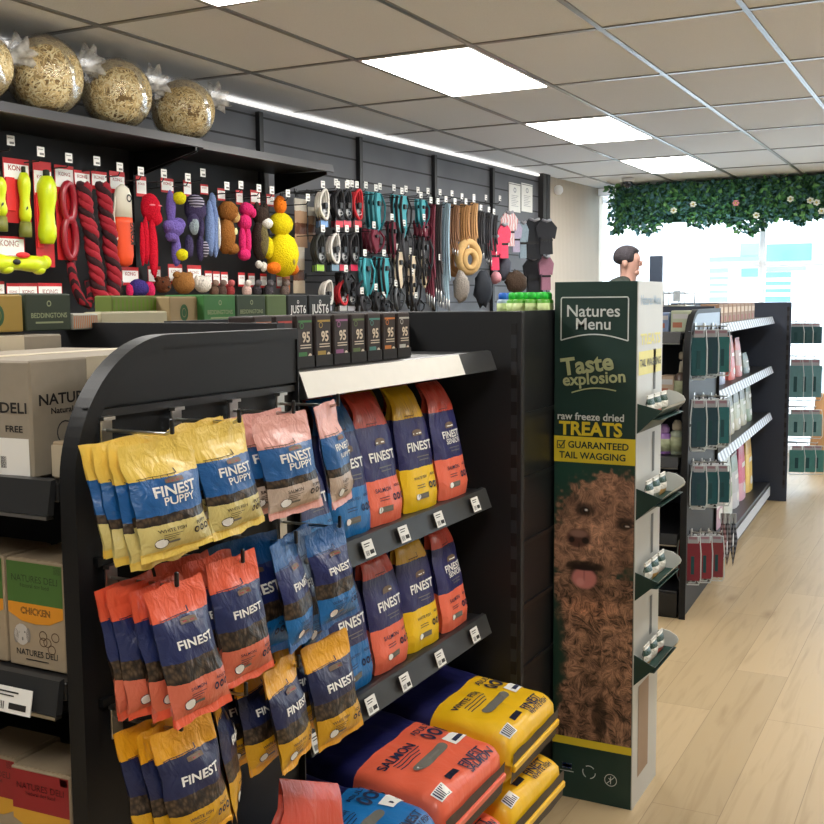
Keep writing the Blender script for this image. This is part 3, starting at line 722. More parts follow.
# ================================================================== cartons in the near end unit (left edge of the photo)
KRAFT = mat('kraft_board', S(168,150,124), .75, vary=.08, scale=60); KRAFTG = mat('grey_kraft_board', S(150,140,124), .75, vary=.08, scale=60)
def carton(loc, rz, w, d, h, label):
    """corner at the local origin; +x face w/ lettering runs along +y, -y face runs along -x"""
    t = thing('shipping_carton', label, 'carton', loc, rz)
    b = MB(.8); b.box(-w,0,0,d,0,h,0,.003)
    f = side(0,d,0,h,.0008); b.text('NATURES DELI',f,.27,.66,w=.46,mi=1,bold=.02,asp=h/d); b.text('Natural food for dogs',f,.27,.55,w=.34,mi=1,asp=h/d)
    for k in range(3): b.iring(.17+.12*k,.36,.045,.045*d/h,.88,f,1)
    g = front(-w,0,0,h,-.0008); b.text('DELI',g,.89,.60,w=.17,mi=1,bold=.02,asp=h/w); b.text('FREE',g,.89,.42,w=.11,mi=1,asp=h/w)
    b.irect(.0,.98,.02,.34,g,2,2)
    for k in range(12): b.irect(.30+.045*k,.30+.045*k+.02+.008*(k%3),.08,.18,g,1,1)
    b.irect(.5,.8,.66,.75,g,2,2)
    b.build('box', [KRAFTG, INK, PAPER], t)
    s = MB(); s.box(-w*.5-.02,-w*.5+.02,-.0006,d+.0006,h-.001,h+.0006); s.box(-.0005,.0009,d*.30,d*.56,h*.80,h*1.0); s.build('packing_label', mat('pale_tape', S(206,194,168), .4), t)
    return t
carton((-1.205,1.125,1.247), R(3), .30,.40,.172, 'kraft shipping carton with tree lettering on the top shelf at left')
t = carton((-1.30,1.40,1.247), R(2), .24,.22,.197, 'second kraft carton just behind the front one on the top shelf'); t.location = (-1.53,1.30,1.247)
dp = thing('treat_box', 'small pale box wedged beside the carton and the rounded panel', 'box', (-1.166,1.14,1.247), 0)
MB().box(-.016,.016,0,.12,0,.055,0,.002).build('box', KRAFT, dp)
MB().box(-.0165,.0165,-.0012,.0,.004,.05).build('lid_front', mat('pale_board', S(188,176,152), .6), dp)
def meal_box(loc, top, mid, flav, label, dog=True, rz=0):
    t = thing('dog_meal_box', label, 'box', loc, rz); w, d, h = .118,.10,.166
    b = MB(); b.box(-w,0,0,d,0,h,0,.002); g = front(-w,0,0,h,-.0008)
    b.irect(.02,.98,.60,.98,g,1,2); b.quadp([(.02,.60),(.98,.60),(.98,.50),(.75,.43),(.5,.415),(.25,.43),(.02,.50)], g, 2)
    b.text('NATURES DELI',g,.5,.83,w=.8,mi=3,bold=.01,asp=h/w); b.text('Natural dog food',g,.5,.76,w=.5,mi=3,asp=h/w)
    b.text(flav,g,.5,.53,w=.52,mi=3,bold=.05,asp=h/w)
    b.text('NATURES DELI',g,.5,.14,w=.72,mi=3,bold=.01,asp=h/w); b.irect(.3,.7,.07,.08,g,3,1); b.irect(.84,.96,.90,.97,g,3,1)
    if dog:
        b.idisc(.24,.30,.13,.10,g,4); b.idisc(.14,.28,.045,.07,g,6); b.idisc(.36,.30,.04,.07,g,6); b.idisc(.25,.25,.07,.05,g,4); b.idisc(.26,.26,.022,.016,g,3); b.idisc(.20,.32,.012,.01,g,3); b.idisc(.30,.325,.012,.01,g,3)
        for k in range(5): b.iring(.62+.07*(k%4),.32-.06*(k%3),.07,.045,.8,g,5)
    b.build('box', [KRAFT, mat('panel_'+top[0], top[1], .5), mat('panel_'+mid[0], mid[1], .5), INK, mat('dog_grey', S(196,190,182), .7), mat('line_brown', S(96,74,54), .7), mat('dog_ear_grey', S(140,132,124), .7)], t)
    MB().box(-w+.006,-.006,.004,d-.004,h,h+.0015).build('lid', KRAFT, t)
    return t
c0 = meal_box((-1.176,1.145,.952), ('green',S(74,112,52)), ('orange',S(226,150,40)), 'CHICKEN', 'green and orange chicken meal box on the left middle shelf')
dup(c0, (-1.302,1.147,.952), 0, 'green meal box cut off by the left edge of the photo')
dup(c0, (-1.178,1.25,.952), 0, 'green meal box in the second row behind the chicken box')
r0 = meal_box((-1.185,1.15,.622), ('red',S(150,34,40)), ('gold',S(214,160,50)), '', 'red meal box at the bottom left corner of the photo', False, .05)
dup(r0, (-1.31,1.16,.622), .03, 'second red meal box left of the corner one')
dup(r0, (-1.17,1.27,.622), -.04, 'red meal box standing behind the corner one')
ticket((-1.245,1.0985,.918), 0, 'large white price ticket on the left middle shelf edge', None, tilt=.2).scale = (2.1,1,1.05)

# ================================================================== cartons on the island's top deck
DZ = 1.449
def deck_box(px0, px1, py0, py1, x, col, label, name, words=None, tcol=None, ring=False, depth=.12, slat=False, z=DZ):
    a = atX(px0,py1,x); b_ = atX(px1,py1,x); h = max(.03, atX((px0+px1)/2,py0,x).z - z)
    w = b_.y-a.y
    t = thing('treat_carton', label, 'carton', (x,a.y,z), 0); b = MB(); b.box(-depth,0,.001,w-.001,0,h,0,.002); f = side(0,w,0,h,.0008)
    if words: b.text(words,f,.5,.42,w=.78,mi=1,bold=.02,asp=h/w); b.irect(.2,.8,.2,.25,f,1,2); b.iring(.5,.74,.05,.05*w/h,.6,f,1)
    if ring: b.iring(.42,.45,.22*h/w,.30,.55,f,1); b.idisc(.42,.45,.10*h/w,.14,f,1)
    if slat:
        n = 13
        for k in range(n): b.irect(.03+.94*k/n,.03+.94*k/n+.03,.08,.9,f,1,1)
    b.build('box', [mat(name, col, .6), tcol or mat('gold_print', S(150,150,100), .6)], t)
    MB().box(-depth+.004,-.004,.005,w-.005,h,h+.0012).build('lid', mat(name, col, .6), t); return t
X1 = -1.60
GP = mat('pale_green_print', S(150,160,120), .6); DG = mat('dark_green_print', S(50,90,52), .6)
deck_box(-22,24,295,325,X1,S(170,146,108),'tan carton with green oval mark at far left on the deck','carton_tan',None,DG,True)
deck_box(26,72,294,325,X1,S(48,60,42),'dark green carton with gold lettering second from left on the deck','carton_dark_green','BEDDINGTONS',GP)
deck_box(73,99,314,325,X1,S(200,186,156),'flat pale carton with orange and blue print beside the green carton','carton_pale',None,mat('orange_print', S(206,130,70), .6),False,.08,True)
deck_box(101,168,312,324,X1,S(190,182,152),'long flat pale carton below the lime slatted tray','carton_cream',None,mat('rust_print', S(150,80,54), .6),False,.05)
deck_box(112,168,296,323,X1-.06,S(104,120,52),'lime green slatted tray on the deck under the plush toys','carton_lime',None,mat('lime_dark', S(96,128,28), .6),False,.05,True)
deck_box(170,203,297,322,X1-.02,S(160,138,100),'tan carton with round green emblem at its middle on the deck','carton_tan2',None,DG,True)
deck_box(204,236,295,320,X1,S(46,54,45),'green carton right of the tan emblem carton','carton_green','BEDDINGTONS',GP)
deck_box(237,266,295,319,X1,S(54,70,50),'wide green carton left of the pale green one','carton_green2','BEDDINGTONS',GP)
deck_box(267,287,295,318,X1,S(96,116,72),'plain pale green carton beside the black ones','carton_sage',None,None)
deck_box(288,308,295,317,X1,S(38,40,42),'black carton with white JUST 6 lettering, left of two','carton_black','JUST6',WHITE)
deck_box(309,331,295,317,X1,S(40,42,44),'black carton with white JUST 6 lettering, right of two','carton_black','JUST6',WHITE)
# row of spray bottles on the far end of the island
def bottle(loc, body, cap, label, h=.075):
    t = thing('shampoo_bottle', label, 'bottle', loc, random.uniform(-.2,.2), 'bottles on the far end of the island')
    MB().lathe([(.017,0),(.0185,.004),(.0185,h*.66),(.015,h*.72),(.011,h*.74)],14).build('bottle', body, t)
    MB().lathe([(.0125,h*.735),(.0135,h*.75),(.0135,h*.93),(.010,h)],12).build('cap', cap, t)
    MB().lathe([(.0188,h*.12),(.0188,h*.58)],14).build('label', mat('pale_label', S(196,214,150), .5), t)
    return t
GB = mat('green_bottle', S(92,170,52), .4); GC = mat('bright_green_cap', S(40,190,60), .4); BB = mat('pale_blue_bottle', S(150,172,190), .3); BC = mat('blue_cap', S(30,100,200), .4)
DK = 1.449
p = atY(503,308,3.06); bl = bottle((p.x,3.06,DK), BB, BC, 'blue capped bottle, front one left of the green bottles')
for k, (px, y) in enumerate(((508,3.12),(513,3.17))): q = atY(px,308,y); dup(bl, (q.x,y,DK), 0, 'blue capped bottle %s behind the front blue one' % ('just','farther')[k])
p = atY(519,308,2.98); gb0 = bottle((p.x,2.98,DK), GB, GC, 'first green capped bottle from the left in the front row')
for k in range(1,3): q = atY(519+k*12.2,308,2.98); dup(gb0, (q.x,2.98,DK), .1*k, '%s green capped bottle from the left in the front row' % orde(k))
for k in range(4): q = atY(513+k*11.5,308,3.03); dup(gb0, (q.x,3.03,DK), .2*k, '%s green capped bottle from the left in the second row' % orde(k))

# ================================================================== tall green cardboard display with the dog print
ds = thing('treats_display_stand', 'tall dark green cardboard treats display printed with a brown curly dog', 'display stand', (0,0,0))
DX0, DX1, DY0, DY1 = -1.087, -.839, 3.0, 3.272
DH = atY(596,281.5,DY0).z
DGREEN = mat('display_green', S(24,56,50), .5, vary=.05); SIL = mat('display_side_board', S(186,187,182), .45, vary=.08, scale=5)
MB().box(DX0,DX1-.003,DY0+.002,DY1,0,DH,0,.001).build('carcass', DGREEN, ds)
# -- printed front, colour painted per vertex
rng = np.random.default_rng(3)
def vnoise(x, y, seed):
    r = np.random.default_rng(seed).random((64,64)); xi = np.floor(x).astype(int); yi = np.floor(y).astype(int); fx = x-xi; fy = y-yi
    fx = fx*fx*(3-2*fx); fy = fy*fy*(3-2*fy); g = lambda a, b: r[a % 64, b % 64]
    return (g(xi,yi)*(1-fx)+g(xi+1,yi)*fx)*(1-fy)+(g(xi,yi+1)*(1-fx)+g(xi+1,yi+1)*fx)*fy
def lic(TH, L=7, seed=11):
    """smear random grain along a direction field: reads as strands of fur"""
    h, w = TH.shape; n = np.random.default_rng(seed).random((h,w)); acc = n.copy(); cnt = 1
    for sg in (1,-1):
        y, x = np.mgrid[0:h,0:w].astype(float)
        for k in range(L):
            yi = np.clip(np.round(y),0,h-1).astype(int); xi = np.clip(np.round(x),0,w-1).astype(int); a = TH[yi,xi]
            x += sg*np.cos(a); y += sg*np.sin(a)
            acc += n[np.clip(np.round(y),0,h-1).astype(int), np.clip(np.round(x),0,w-1).astype(int)]; cnt += 1
    acc /= cnt; return np.clip(.5+(acc-acc.mean())/(acc.std()*4.2),0,1)
def dog_paint(X, Y):
    """X 0..80 across, Y 0..280 down the picture"""
    c = lambda *t: np.array(S(*t)[:3])
    out = np.empty(X.shape+(3,)); out[:] = c(24,62,52); out *= (.8+.45*np.exp(-((X-25)/45)**2-((Y-6)/40)**2))[...,None]
    w1 = vnoise(X/11,Y/11,1); w2 = vnoise(X/11+31,Y/11+7,2); w3 = vnoise(X/3.6,Y/3.6,4); w6 = vnoise(X/6,Y/6,8)
    E = lambda cx, cy, rx, ry, n=.0: ((X-cx)/rx)**2+((Y-cy)/ry)**2 + n*(w3-.5)
    def mixm(m, col):
        m = np.clip(m,0,1)[...,None]; out[:] = out*(1-m)+col*m
    soft = lambda e, k=6: 1/(1+np.exp(np.clip((e-1)*k,-40,40)))
    th_head = np.arctan2(Y-72, X-27); th_body = np.full_like(X, PI/2)
    k = np.clip((Y-112)/16,0,1); TH = th_head*(1-k)+th_body*k + (w1-.5)*5.2 + (w6-.5)*2.6
    strand = lic(TH); lock = np.clip(.5+1.5*(w6-.5)+.5*np.sin(9*w1+7*w2),0,1)
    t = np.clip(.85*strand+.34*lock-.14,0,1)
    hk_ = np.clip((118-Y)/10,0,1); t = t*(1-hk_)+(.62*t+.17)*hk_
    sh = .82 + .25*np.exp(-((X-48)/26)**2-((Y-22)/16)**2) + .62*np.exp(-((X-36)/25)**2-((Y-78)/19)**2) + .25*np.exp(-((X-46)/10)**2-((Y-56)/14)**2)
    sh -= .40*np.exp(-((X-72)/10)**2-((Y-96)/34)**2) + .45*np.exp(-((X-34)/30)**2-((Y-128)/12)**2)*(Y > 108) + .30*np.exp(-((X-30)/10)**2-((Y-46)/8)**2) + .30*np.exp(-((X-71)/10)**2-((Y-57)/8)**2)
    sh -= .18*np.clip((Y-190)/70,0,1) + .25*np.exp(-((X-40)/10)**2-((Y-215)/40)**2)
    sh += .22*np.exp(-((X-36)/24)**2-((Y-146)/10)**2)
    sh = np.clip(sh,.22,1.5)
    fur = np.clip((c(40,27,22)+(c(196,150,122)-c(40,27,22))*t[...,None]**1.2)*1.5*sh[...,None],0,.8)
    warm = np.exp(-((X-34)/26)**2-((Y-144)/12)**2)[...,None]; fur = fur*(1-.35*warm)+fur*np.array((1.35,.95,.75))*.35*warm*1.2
    head = np.maximum.reduce([soft(E(50,64,50,50,.7),14), soft(E(58,28,26,20,1.0),12), soft(E(76,36,20,26,1.0),12), soft(E(24,84,29,36,.8),14)])
    bl = 5+7*np.sin(Y/30.+1.2)+9*(w1-.5)+3*(w3-.5)
    body = 1/(1+np.exp(-(X-bl)/1.3))*(Y > 112)
    mixm(np.maximum(head,body), fur)
    mixm(soft(E(31,46,9,6.5,.5),5)*.8, c(34,23,19)); mixm(soft(E(71,57,9,6,.5),5)*.8, c(36,25,21)); mixm(soft(E(31,47,5,3.8,.2),7), c(12,8,8)); mixm(soft(E(71,58,5.4,3.6,.2),7), c(14,10,9))
    mixm(soft(E(31,47.4,3.6,2.8),8), c(58,38,24)); mixm(soft(E(71.5,58.6,3.8,2.6),8), c(64,44,28)); mixm(soft(E(31,47.6,1.7,1.7),8), c(8,6,6)); mixm(soft(E(71,58.8,1.7,1.7),8), c(8,6,6))
    mixm(soft(E(32.6,46.2,1.5,1.1),6), c(236,236,232)); mixm(soft(E(73.6,59.2,2.2,.8),6), c(200,196,188))
    mixm(soft(E(25,75,12.5,9.5,.15),9), c(88,56,48)); mixm(soft(E(25,70.5,9,3.6),5)*.65, c(170,132,118)); mixm(soft(E(32,77,3.6,3.2),7), c(18,11,11)); mixm(soft(E(18,77,3,3),7), c(22,14,13)); mixm(soft(E(25.5,83,.8,4),4)*.7, c(26,17,15))
    mixm(soft(E(31,103,19,5.5,.7),6)*.95, c(18,10,10)); mixm(soft(E(31,112,15,8,.2),7)*.9, c(30,16,15))
    mixm(soft(E(31,115,12.5,10.5,.1),10), c(208,132,128)); mixm(soft(E(31,111,.9,7),4)*.55, c(150,84,86)); mixm(soft(E(27,119,4,4),4)*.4, c(236,176,170)); mixm(soft(E(31,104.5,13.5,2.6),6), c(26,13,13))
    mixm(soft(E(48,254,7,24,.9),5)*.8, c(14,10,9))
    return out
NX, NY = 120, 400
vv = np.linspace(0,1,NY+1); uu = np.linspace(0,1,NX+1)
U_, V_ = np.meshgrid(uu, vv)                      # V measured from the top of the picture
zt, zb = DH*(1-(458-281.5)/521.), DH*(1-(738-281.5)/521.)
fm = MB()
fm.v = [(DX0+.004+(DX1-DX0-.008)*float(u), DY0-.0014, zt+(zb-zt)*float(v)) for v in vv for u in uu]
fm.f = [(j*(NX+1)+i,(j+1)*(NX+1)+i,(j+1)*(NX+1)+i+1,j*(NX+1)+i+1) for j in range(NY) for i in range(NX)]
fm.m = [0]*len(fm.f); fm.sm = [False]*len(fm.f)
pm, pnt, pb = nodes('printed_dog'); at = pnt.nodes.new('ShaderNodeAttribute'); at.attribute_name = 'print'; pnt.links.new(at.outputs['Color'], pb.inputs['Base Color']); pb.inputs['Roughness'].default_value = .45
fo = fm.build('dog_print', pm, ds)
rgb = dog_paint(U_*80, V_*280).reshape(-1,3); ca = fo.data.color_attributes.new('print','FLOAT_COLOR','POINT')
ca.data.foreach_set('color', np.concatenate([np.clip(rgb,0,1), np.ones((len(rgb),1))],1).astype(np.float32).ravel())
# -- printed lettering of the front (positions in front-panel pixels)
pf = lambda X, Y: (DX0+(X-555)/82.*(DX1-DX0), DY0-.0022, DH*(1-(Y-281.5)/521.))
PW2 = mat('soft_white_print', S(214,222,220), .5); PY = mat('yellow_print', S(226,205,52), .5); PYS = mat('sage_print', S(178,186,140), .5); PG = mat('green_ink', S(24,60,50), .5)
b = MB(); K = -1.0
def ptx(s, X, Y, w, mi, bold=.02, ang=0): b.text(s, lambda u, v: pf(X+u, Y-v), 0, 0, w=w, mi=mi, bold=bold, ang=ang, asp=1.0)
def seg(pts, wd, mi):
    for (a, c), (d, e) in zip(pts, pts[1:]):
        L = math.hypot(d-a, e-c) or 1e-6; nx, ny = -(e-c)/L*wd/2, (d-a)/L*wd/2
        b.add([pf(a+nx,c+ny),pf(d+nx,e+ny),pf(d-nx,e-ny),pf(a-nx,c-ny)], [(0,1,2,3)], mi)
seg([(562,298),(563,296.5),(627,296.5),(628,298),(628,338)]+[(628-66*t, 338-6*math.sin(PI*t)) for t in [i/12 for i in range(1,13)]]+[(562,338),(562,298)], 1.2, 0)
ptx('Natures',594,309.5,52,0,.012); ptx('Menu',594,322,34,0,.012)
b.build('brand_print', [PW2, PY, PYS, PG], ds); b = MB()
ptx('Taste',588,361,52,2,.03,R(8)); ptx('explosion',595,376,62,2,.025,R(5))
seg([(573+44*t, 389-3*t-3.5*math.sin(PI*t)) for t in [i/12 for i in range(13)]], 1.3, 2)
ptx('raw freeze dried',592,412,66,0,.02); b.build('small_headline_print', [PW2, PY, PYS, PG], ds); b = MB(); ptx('TREATS',592,424,63,1,.035)
b.build('product_word_print', [PW2, PY, PYS, PG], ds); b = MB()
b.add([pf(555.6,432),pf(636.4,432),pf(636.4,457.6),pf(555.6,457.6)], [(0,1,2,3)], 1)
pf0 = pf; pf = lambda X, Y: (lambda q: (q[0], q[1]-.0008, q[2]))(pf0(X,Y))
ptx('GUARANTEED',600,440,60,3,.022); ptx('TAIL WAGGING',594,450.5,66,3,.022)
seg([(559,437),(566,437),(566,444),(559,444),(559,437)], .9, 3); seg([(560.5,440),(562.5,443),(567,436)], 1.2, 3)
b.build('banner_print', [PW2, PY, PYS, PG], ds); b = MB(); b.add([pf0(555.6,738),pf0(636.4,738),pf0(636.4,746),pf0(555.6,746)], [(0,1,2,3)], 1)
# bottom marks: small flag, recycling ring, no-grain ring
b.add([pf(566,766),pf(576,766),pf(576,771),pf(566,771)], [(0,1,2,3)], 4)
seg([(566,766),(576,771)], 1.1, 0); seg([(566,771),(576,766)], 1.1, 0); seg([(571,766),(571,771)], 1.5, 0); seg([(566,768.5),(576,768.5)], 1.5, 0); seg([(571,766),(571,771)], .7, 5); seg([(566,768.5),(576,768.5)], .7, 5)
seg([(564,774),(578,774)], .9, 0)
for cx, cy, r_ in ((594,771,6.5),(616,775,6)):
    P = [(cx+r_*math.cos(a), cy+r_*math.sin(a)) for a in [2*PI*i/18 for i in range(19)]]
    if r_ > 6.2:
        for k in range(3): seg(P[k*6:k*6+5], .9, 0)
    else: seg(P, .7, 0); seg([(612,779),(620,771)], .7, 0); seg([(616,771),(616,779)], .8, 0); seg([(614,773),(616,775),(618,773)], .8, 0)
pf = pf0
b.build('footer_print', [PW2, PY, PYS, PG, mat('flag_blue', S(60,80,150), .5), mat('flag_red', S(190,60,60), .5)], ds)
# -- side board facing the aisle, with its pale headline and cut-outs
sb = MB(); sb.box(DX1-.003,DX1,DY0,DY1,0,DH); sf = lambda v0, v1: side(DY0,DY1,v0,v1,DX1+.0008)
zof = lambda Y: atX(638,Y,DX1).z
sb.text('TREATS',sf(zof(350),zof(330)),.5,.5,w=.8,mi=1,bold=.03,asp=.3); sb.irect(.04,.96,0,1,sf(zof(376),zof(352)),1,4); sb.text('TAIL WAGGING',side(DY0,DY1,zof(376),zof(352),DX1+.0016),.5,.5,w=.84,mi=2,bold=.02,asp=.26)
sb.text('Natures Menu',sf(zof(310),zof(290)),.5,.5,w=.8,mi=3,asp=.2)
TR = [((639,404),(668,411),(639,434),(680,407)),((639,489),(668,500),(639,521),(679,490)),((639,573),(664,584),(638,601.5),(677.5,570)),((640,656),(661,669),(638.6,686.6),(675,646))]
for a, t_, c, tip in TR:
    z = zof(a[1]); sb.irect(.62,.72,0,1,sf(z+.03,z+.15),2,1)
sb.irect(.2,.62,0,1,sf(.08,.36),4,2)
sb.build('side_board', [SIL, mat('faded_yellow', S(214,206,120), .5), mat('slot_grey', S(90,92,90), .6), mat('faded_blue_grey', S(150,170,186), .5), mat('paw_brown', S(150,126,104), .6)], ds)
GREYW = mat('grey_board', S(214,216,212), .5)
for k, (a, t_, c, tip) in enumerate(TR):
    A, T, B = atY(a[0],a[1],DY0+.004), atY(t_[0],t_[1],DY0+.004), atY(c[0],c[1],DY0+.004)
    A.x = DX1; B.x = DX1; y0, y1 = DY0+.004, DY1-.004
    T.x -= .016; m = MB(); m.prism([(A.x,A.z),(T.x,T.z),(B.x,B.z)], 'Y', y0, y0+.003)
    m.add([(B.x,y0,B.z),(T.x,y0,T.z),(T.x,y1,T.z),(B.x,y1,B.z)], [(0,1,2,3)]); m.box(DX1,T.x-.004,y0+.003,y1,(A.z+B.z)/2-.001,(A.z+B.z)/2+.001)
    tr_ = m.build('tray', DGREEN, ds)
    tx = T.x+.004
    lobe = [(B.x,B.z)]+[(T.x,T.z)]+[(T.x+.003,T.z+.010),(T.x-.004,T.z+.022),(T.x-.026,T.z+.034),(T.x-.05,T.z+.038),(DX1,T.z+.030)]
    MB().prism(lobe, 'Y', y1-.003, y1).build('end_wing', GREYW, tr_)
    lp_ = MB(); lp_.add([(T.x-.002,y0,T.z),(T.x+.003,y0+.06,T.z+.008),(T.x+.003,y1-.003,T.z+.008),(T.x-.002,y1-.003,T.z)], [(0,1,2,3)]); lp_.build('front_lip', GREYW, tr_)
    cols = [(222,206,190),(196,92,70),(120,128,110),(206,160,90)]
    for i in range(3):
        yy = y0+.055+i*.075
        t = thing('treat_pack', '%s treat pack from the front in the %s tray of the green display' % (orde(i), ('top','second','third','lowest')[k]), 'treat pack', (DX1+.022,yy,(A.z+B.z)/2+.001), PI/2, 'treat packs in the display trays')
        w_, h_ = .068,.060
        e = MB(); fr_ = lambda u, v: ((u-.5)*w_, -.012*math.sin(PI*u)**.6*math.sin(PI*min(1,v*1.1))**.5-.001, v*h_); bk = lambda u, v: ((.5-u)*w_, .010*math.sin(PI*u)**.6*math.sin(PI*min(1,v*1.1))**.5+.001, v*h_)
        e.grid(fr_,8,8,0,True); e.grid(bk,8,8,0,True); e.build('pack', zones('treatpack%d' % ((i+k)%4), [(0,S(*cols[(i+k)%4])),(.3,S(230,226,214)),(.62,S(30,66,56)),(.9,S(226,222,210))], .01), t)
        MB().box(-w_/2+.004,w_/2-.004,-.0022,.0022,h_-.006,h_+.004).build('top_seal', mat('seal_pale', S(214,212,204), .4), t)
# ================================================================== LEFT WALL: shelf with hay, hooks with toys and collars
tb = thing('toy_wall_bay', 'black steel wall bay behind the hanging toys', 'shelving', (0,0,0))
def wall_box(parent, name, t0, t1, o0, o1, z0, z1, m):
    c = [wpt(t0,o0,0), wpt(t1,o0,0), wpt(t1,o1,0), wpt(t0,o1,0)]
    return MB().prism([(p.x,p.y) for p in c], 'Z', z0, z1).build(name, m, parent)
wall_box(tb, 'back_panel', 2.0, 5.34, .004, .012, 0, 2.30, mat('black_wall_panel', S(30,31,35), .55))
for t_ in (3.1,4.22): wall_box(tb, 'upright', t_-.02, t_+.02, .0125, .04, 0, 2.34, BLK2)
wall_box(tb, 'base_shelf', 2.0, 5.30, .02, .42, .02, .14, BLK2)
def wall_shelf(t0, t1, dep, z, label):
    s = thing('wall_shelf', label, 'shelf', wpt((t0+t1)/2,.05,z), WA); L = t1-t0
    MB().box(-L/2+.003,L/2-.003,-dep+.05,.0,-.026,0,0,.002).build('board', BLK2, s)
    MB().add([(x,y,z_) for x in (-L/2+.004,L/2-.004) for y, z_ in ((-dep+.05,.004),(-dep+.036,.002),(-dep+.026,-.038),(-dep+.042,-.04))], [(0,1,2,3),(7,6,5,4),(0,4,5,1),(1,5,6,2),(2,6,7,3),(3,7,4,0)]).build('front_rail', mat('shelf_front_grey', S(74,75,78), .35), s)
    for x in (-L/2+.012,L/2-.012):
        MB().prism([(-.0,-.026),(-dep+.07,-.03),(-dep+.07,-.05),(-.0,-.14)], 'X', x-.004, x+.004).build('bracket', BLK2, s)
    return s
wall_shelf(2.0, 4.21, .47, 2.272, 'black wall shelf carrying the bags of hay')
wall_shelf(4.23, 5.36, .44, 2.272, 'empty black wall shelf right of the hay bags')
# uprights on the grey slatwall
for k, (px, py, lab) in enumerate(((260,112,'first'),(360,137,'second'),(435,155,'third'),(493,168,'fourth'))):
    a = wl(px,py,.02); t = tag(wall_box(None, 'slotted_upright', a.y-.018, a.y+.018, .0, .03, .1, a.z, mat('upright_black', S(26,27,30), .45)), '%s black slotted upright from the left on the grey wall' % lab, 'upright', 'uprights on the grey wall')
# two white notices
for k, (a, b_) in enumerate(((509,520.5),(521.5,532.5))):
    P, Q = wl(a,211,.008), wl(b_,190,.008); t = thing('wall_notice', '%s of two white printed notices high on the grey wall' % ('left','right')[k], 'notice', (P.x,P.y,P.z), WA)
    w_ = (Q-P).xy.length; h_ = .245; m = MB(); m.box(0,w_,0,.004,0,h_); f = front(0,w_,0,h_,-.001)
    m.iring(.5,.76,.12,.09,.6,f,1); 
    for q in range(7): m.irect(.2,.8-.1*(q%3),.56-.06*q,.575-.06*q,f,1,1)
    m.build('sheet', [PAPER, mat('pale_grey_ink', S(150,152,158), .6)], t)
    MB().box(.004,w_-.004,-.0012,0,h_-.014,h_-.008).build('fixing_strip', GREYINK, t)
# ---- bags of hay
STRAW = [mat('straw_a', S(222,196,140), .8, vary=.25), mat('straw_b', S(176,148,96), .8, vary=.25), mat('straw_c', S(240,222,176), .8, vary=.2), mat('straw_shade', S(128,102,62), .9, vary=.4)]
FILM = clear_film('clear_bag_film', (1,1,1,1), .04, .12)
def milky(name):
    m, nt, b = nodes(name); b.inputs['Base Color'].default_value = (.85,.85,.83,1); b.inputs['Roughness'].default_value = .3
    nz = nt.nodes.new('ShaderNodeTexNoise'); nz.inputs['Scale'].default_value = 30; tc = nt.nodes.new('ShaderNodeTexCoord'); nt.links.new(tc.outputs['Object'], nz.inputs['Vector'])
    r_ = ramp(nt, nz.outputs['Fac'], [(.3,(.2,.2,.2,1)),(.7,(.75,.75,.75,1))], 'LINEAR'); nt.links.new(r_.outputs[0], b.inputs['Alpha']); return m
MILKY = milky('tied_film')
def hay_bag(px, py, rx, rz_, tie, label, seed, off=.345):
    c = wl(px,py,off); zc = max(c.z, 2.275+rz_*.93)
    t = thing('hay_bag', label, 'bag of hay', (c.x,c.y,2.274), WA+.25); rnd = random.Random(seed)
    ry = .158; m = MB(); m.ell((0,0,rz_*.97),(rx*.92,ry*.92,rz_*.92),20,12,3,wob=.12)
    for i in range(2400):
        th = math.acos(rnd.uniform(-.85,1)); ph = rnd.uniform(0,2*PI)
        d = Vector((math.sin(th)*math.cos(ph), math.sin(th)*math.sin(ph), math.cos(th)))
        p_ = Vector((d.x*rx*.95, d.y*ry*.95, rz_*.97+d.z*rz_*.93))
        tg = d.orthogonal().normalized(); tg.rotate(Matrix.Rotation(rnd.uniform(0,6.3),3,d)); L = rnd.uniform(.03,.08); s_ = d.cross(tg)*rnd.uniform(.0016,.0034)
        q = p_+tg*L*.5-d*L*L*.7; r_ = p_-tg*L*.5-d*L*L*.7
        m.add([q+s_,q-s_,p_-s_+d*.003,p_+s_+d*.003,r_-s_,r_+s_], [(0,1,2,3),(3,2,4,5)], rnd.choice((0,0,1,2,2)))
    h = m.build('hay', STRAW, t); h['kind'] = 'stuff'
    f = MB(); TX, TZ = tie
    def sh(u, v):
        th = PI*v; ph = 2*PI*u; d = Vector((math.sin(th)*math.cos(ph), math.sin(th)*math.sin(ph), math.cos(th)))
        k = 1.0+.05*noise.noise(d*3+Vector((seed,0,0)))+.025*noise.noise(d*8)
        p_ = Vector((d.x*rx*k, d.y*ry*k, rz_*.98+d.z*rz_*k)); p_.z = max(p_.z, .001)
        td = Vector((TX,-.5,TZ-rz_)).normalized(); q = max(0,d.dot(td)-.80)/.20
        return p_*(1-q**2*.5)+Vector((TX*.92,-ry*.45,TZ*.98))*(q**2*.5)
    f.grid(sh, 32, 18, 0, True); f.build('plastic_bag', FILM, t)
    k = MB(); o = Vector((TX*.86,-ry*.42,TZ*.96)); dr = Vector((.75,-.35,.45)).normalized()
    def tuft(u, v):
        a = 2*PI*u; r_ = .020+.046*abs(v)**1.2; r_ *= 1+.35*math.sin(7*a+seed)*v
        s1 = dr.orthogonal().normalized(); s2 = dr.cross(s1); return o+dr*(.085*v)+(s1*math.cos(a)+s2*math.sin(a))*r_
    k.grid(tuft, 28, 6, 0, True); k.build('gathered_neck', MILKY, t)
    return t
hay_bag(-28,60,.150,.15,(.15,.20),'clear bag of hay cut off by the left edge, its tied neck showing',3)
hay_bag(45,72,.158,.168,(.165,.235),'large clear bag of hay, left of the two fully visible ones',4)
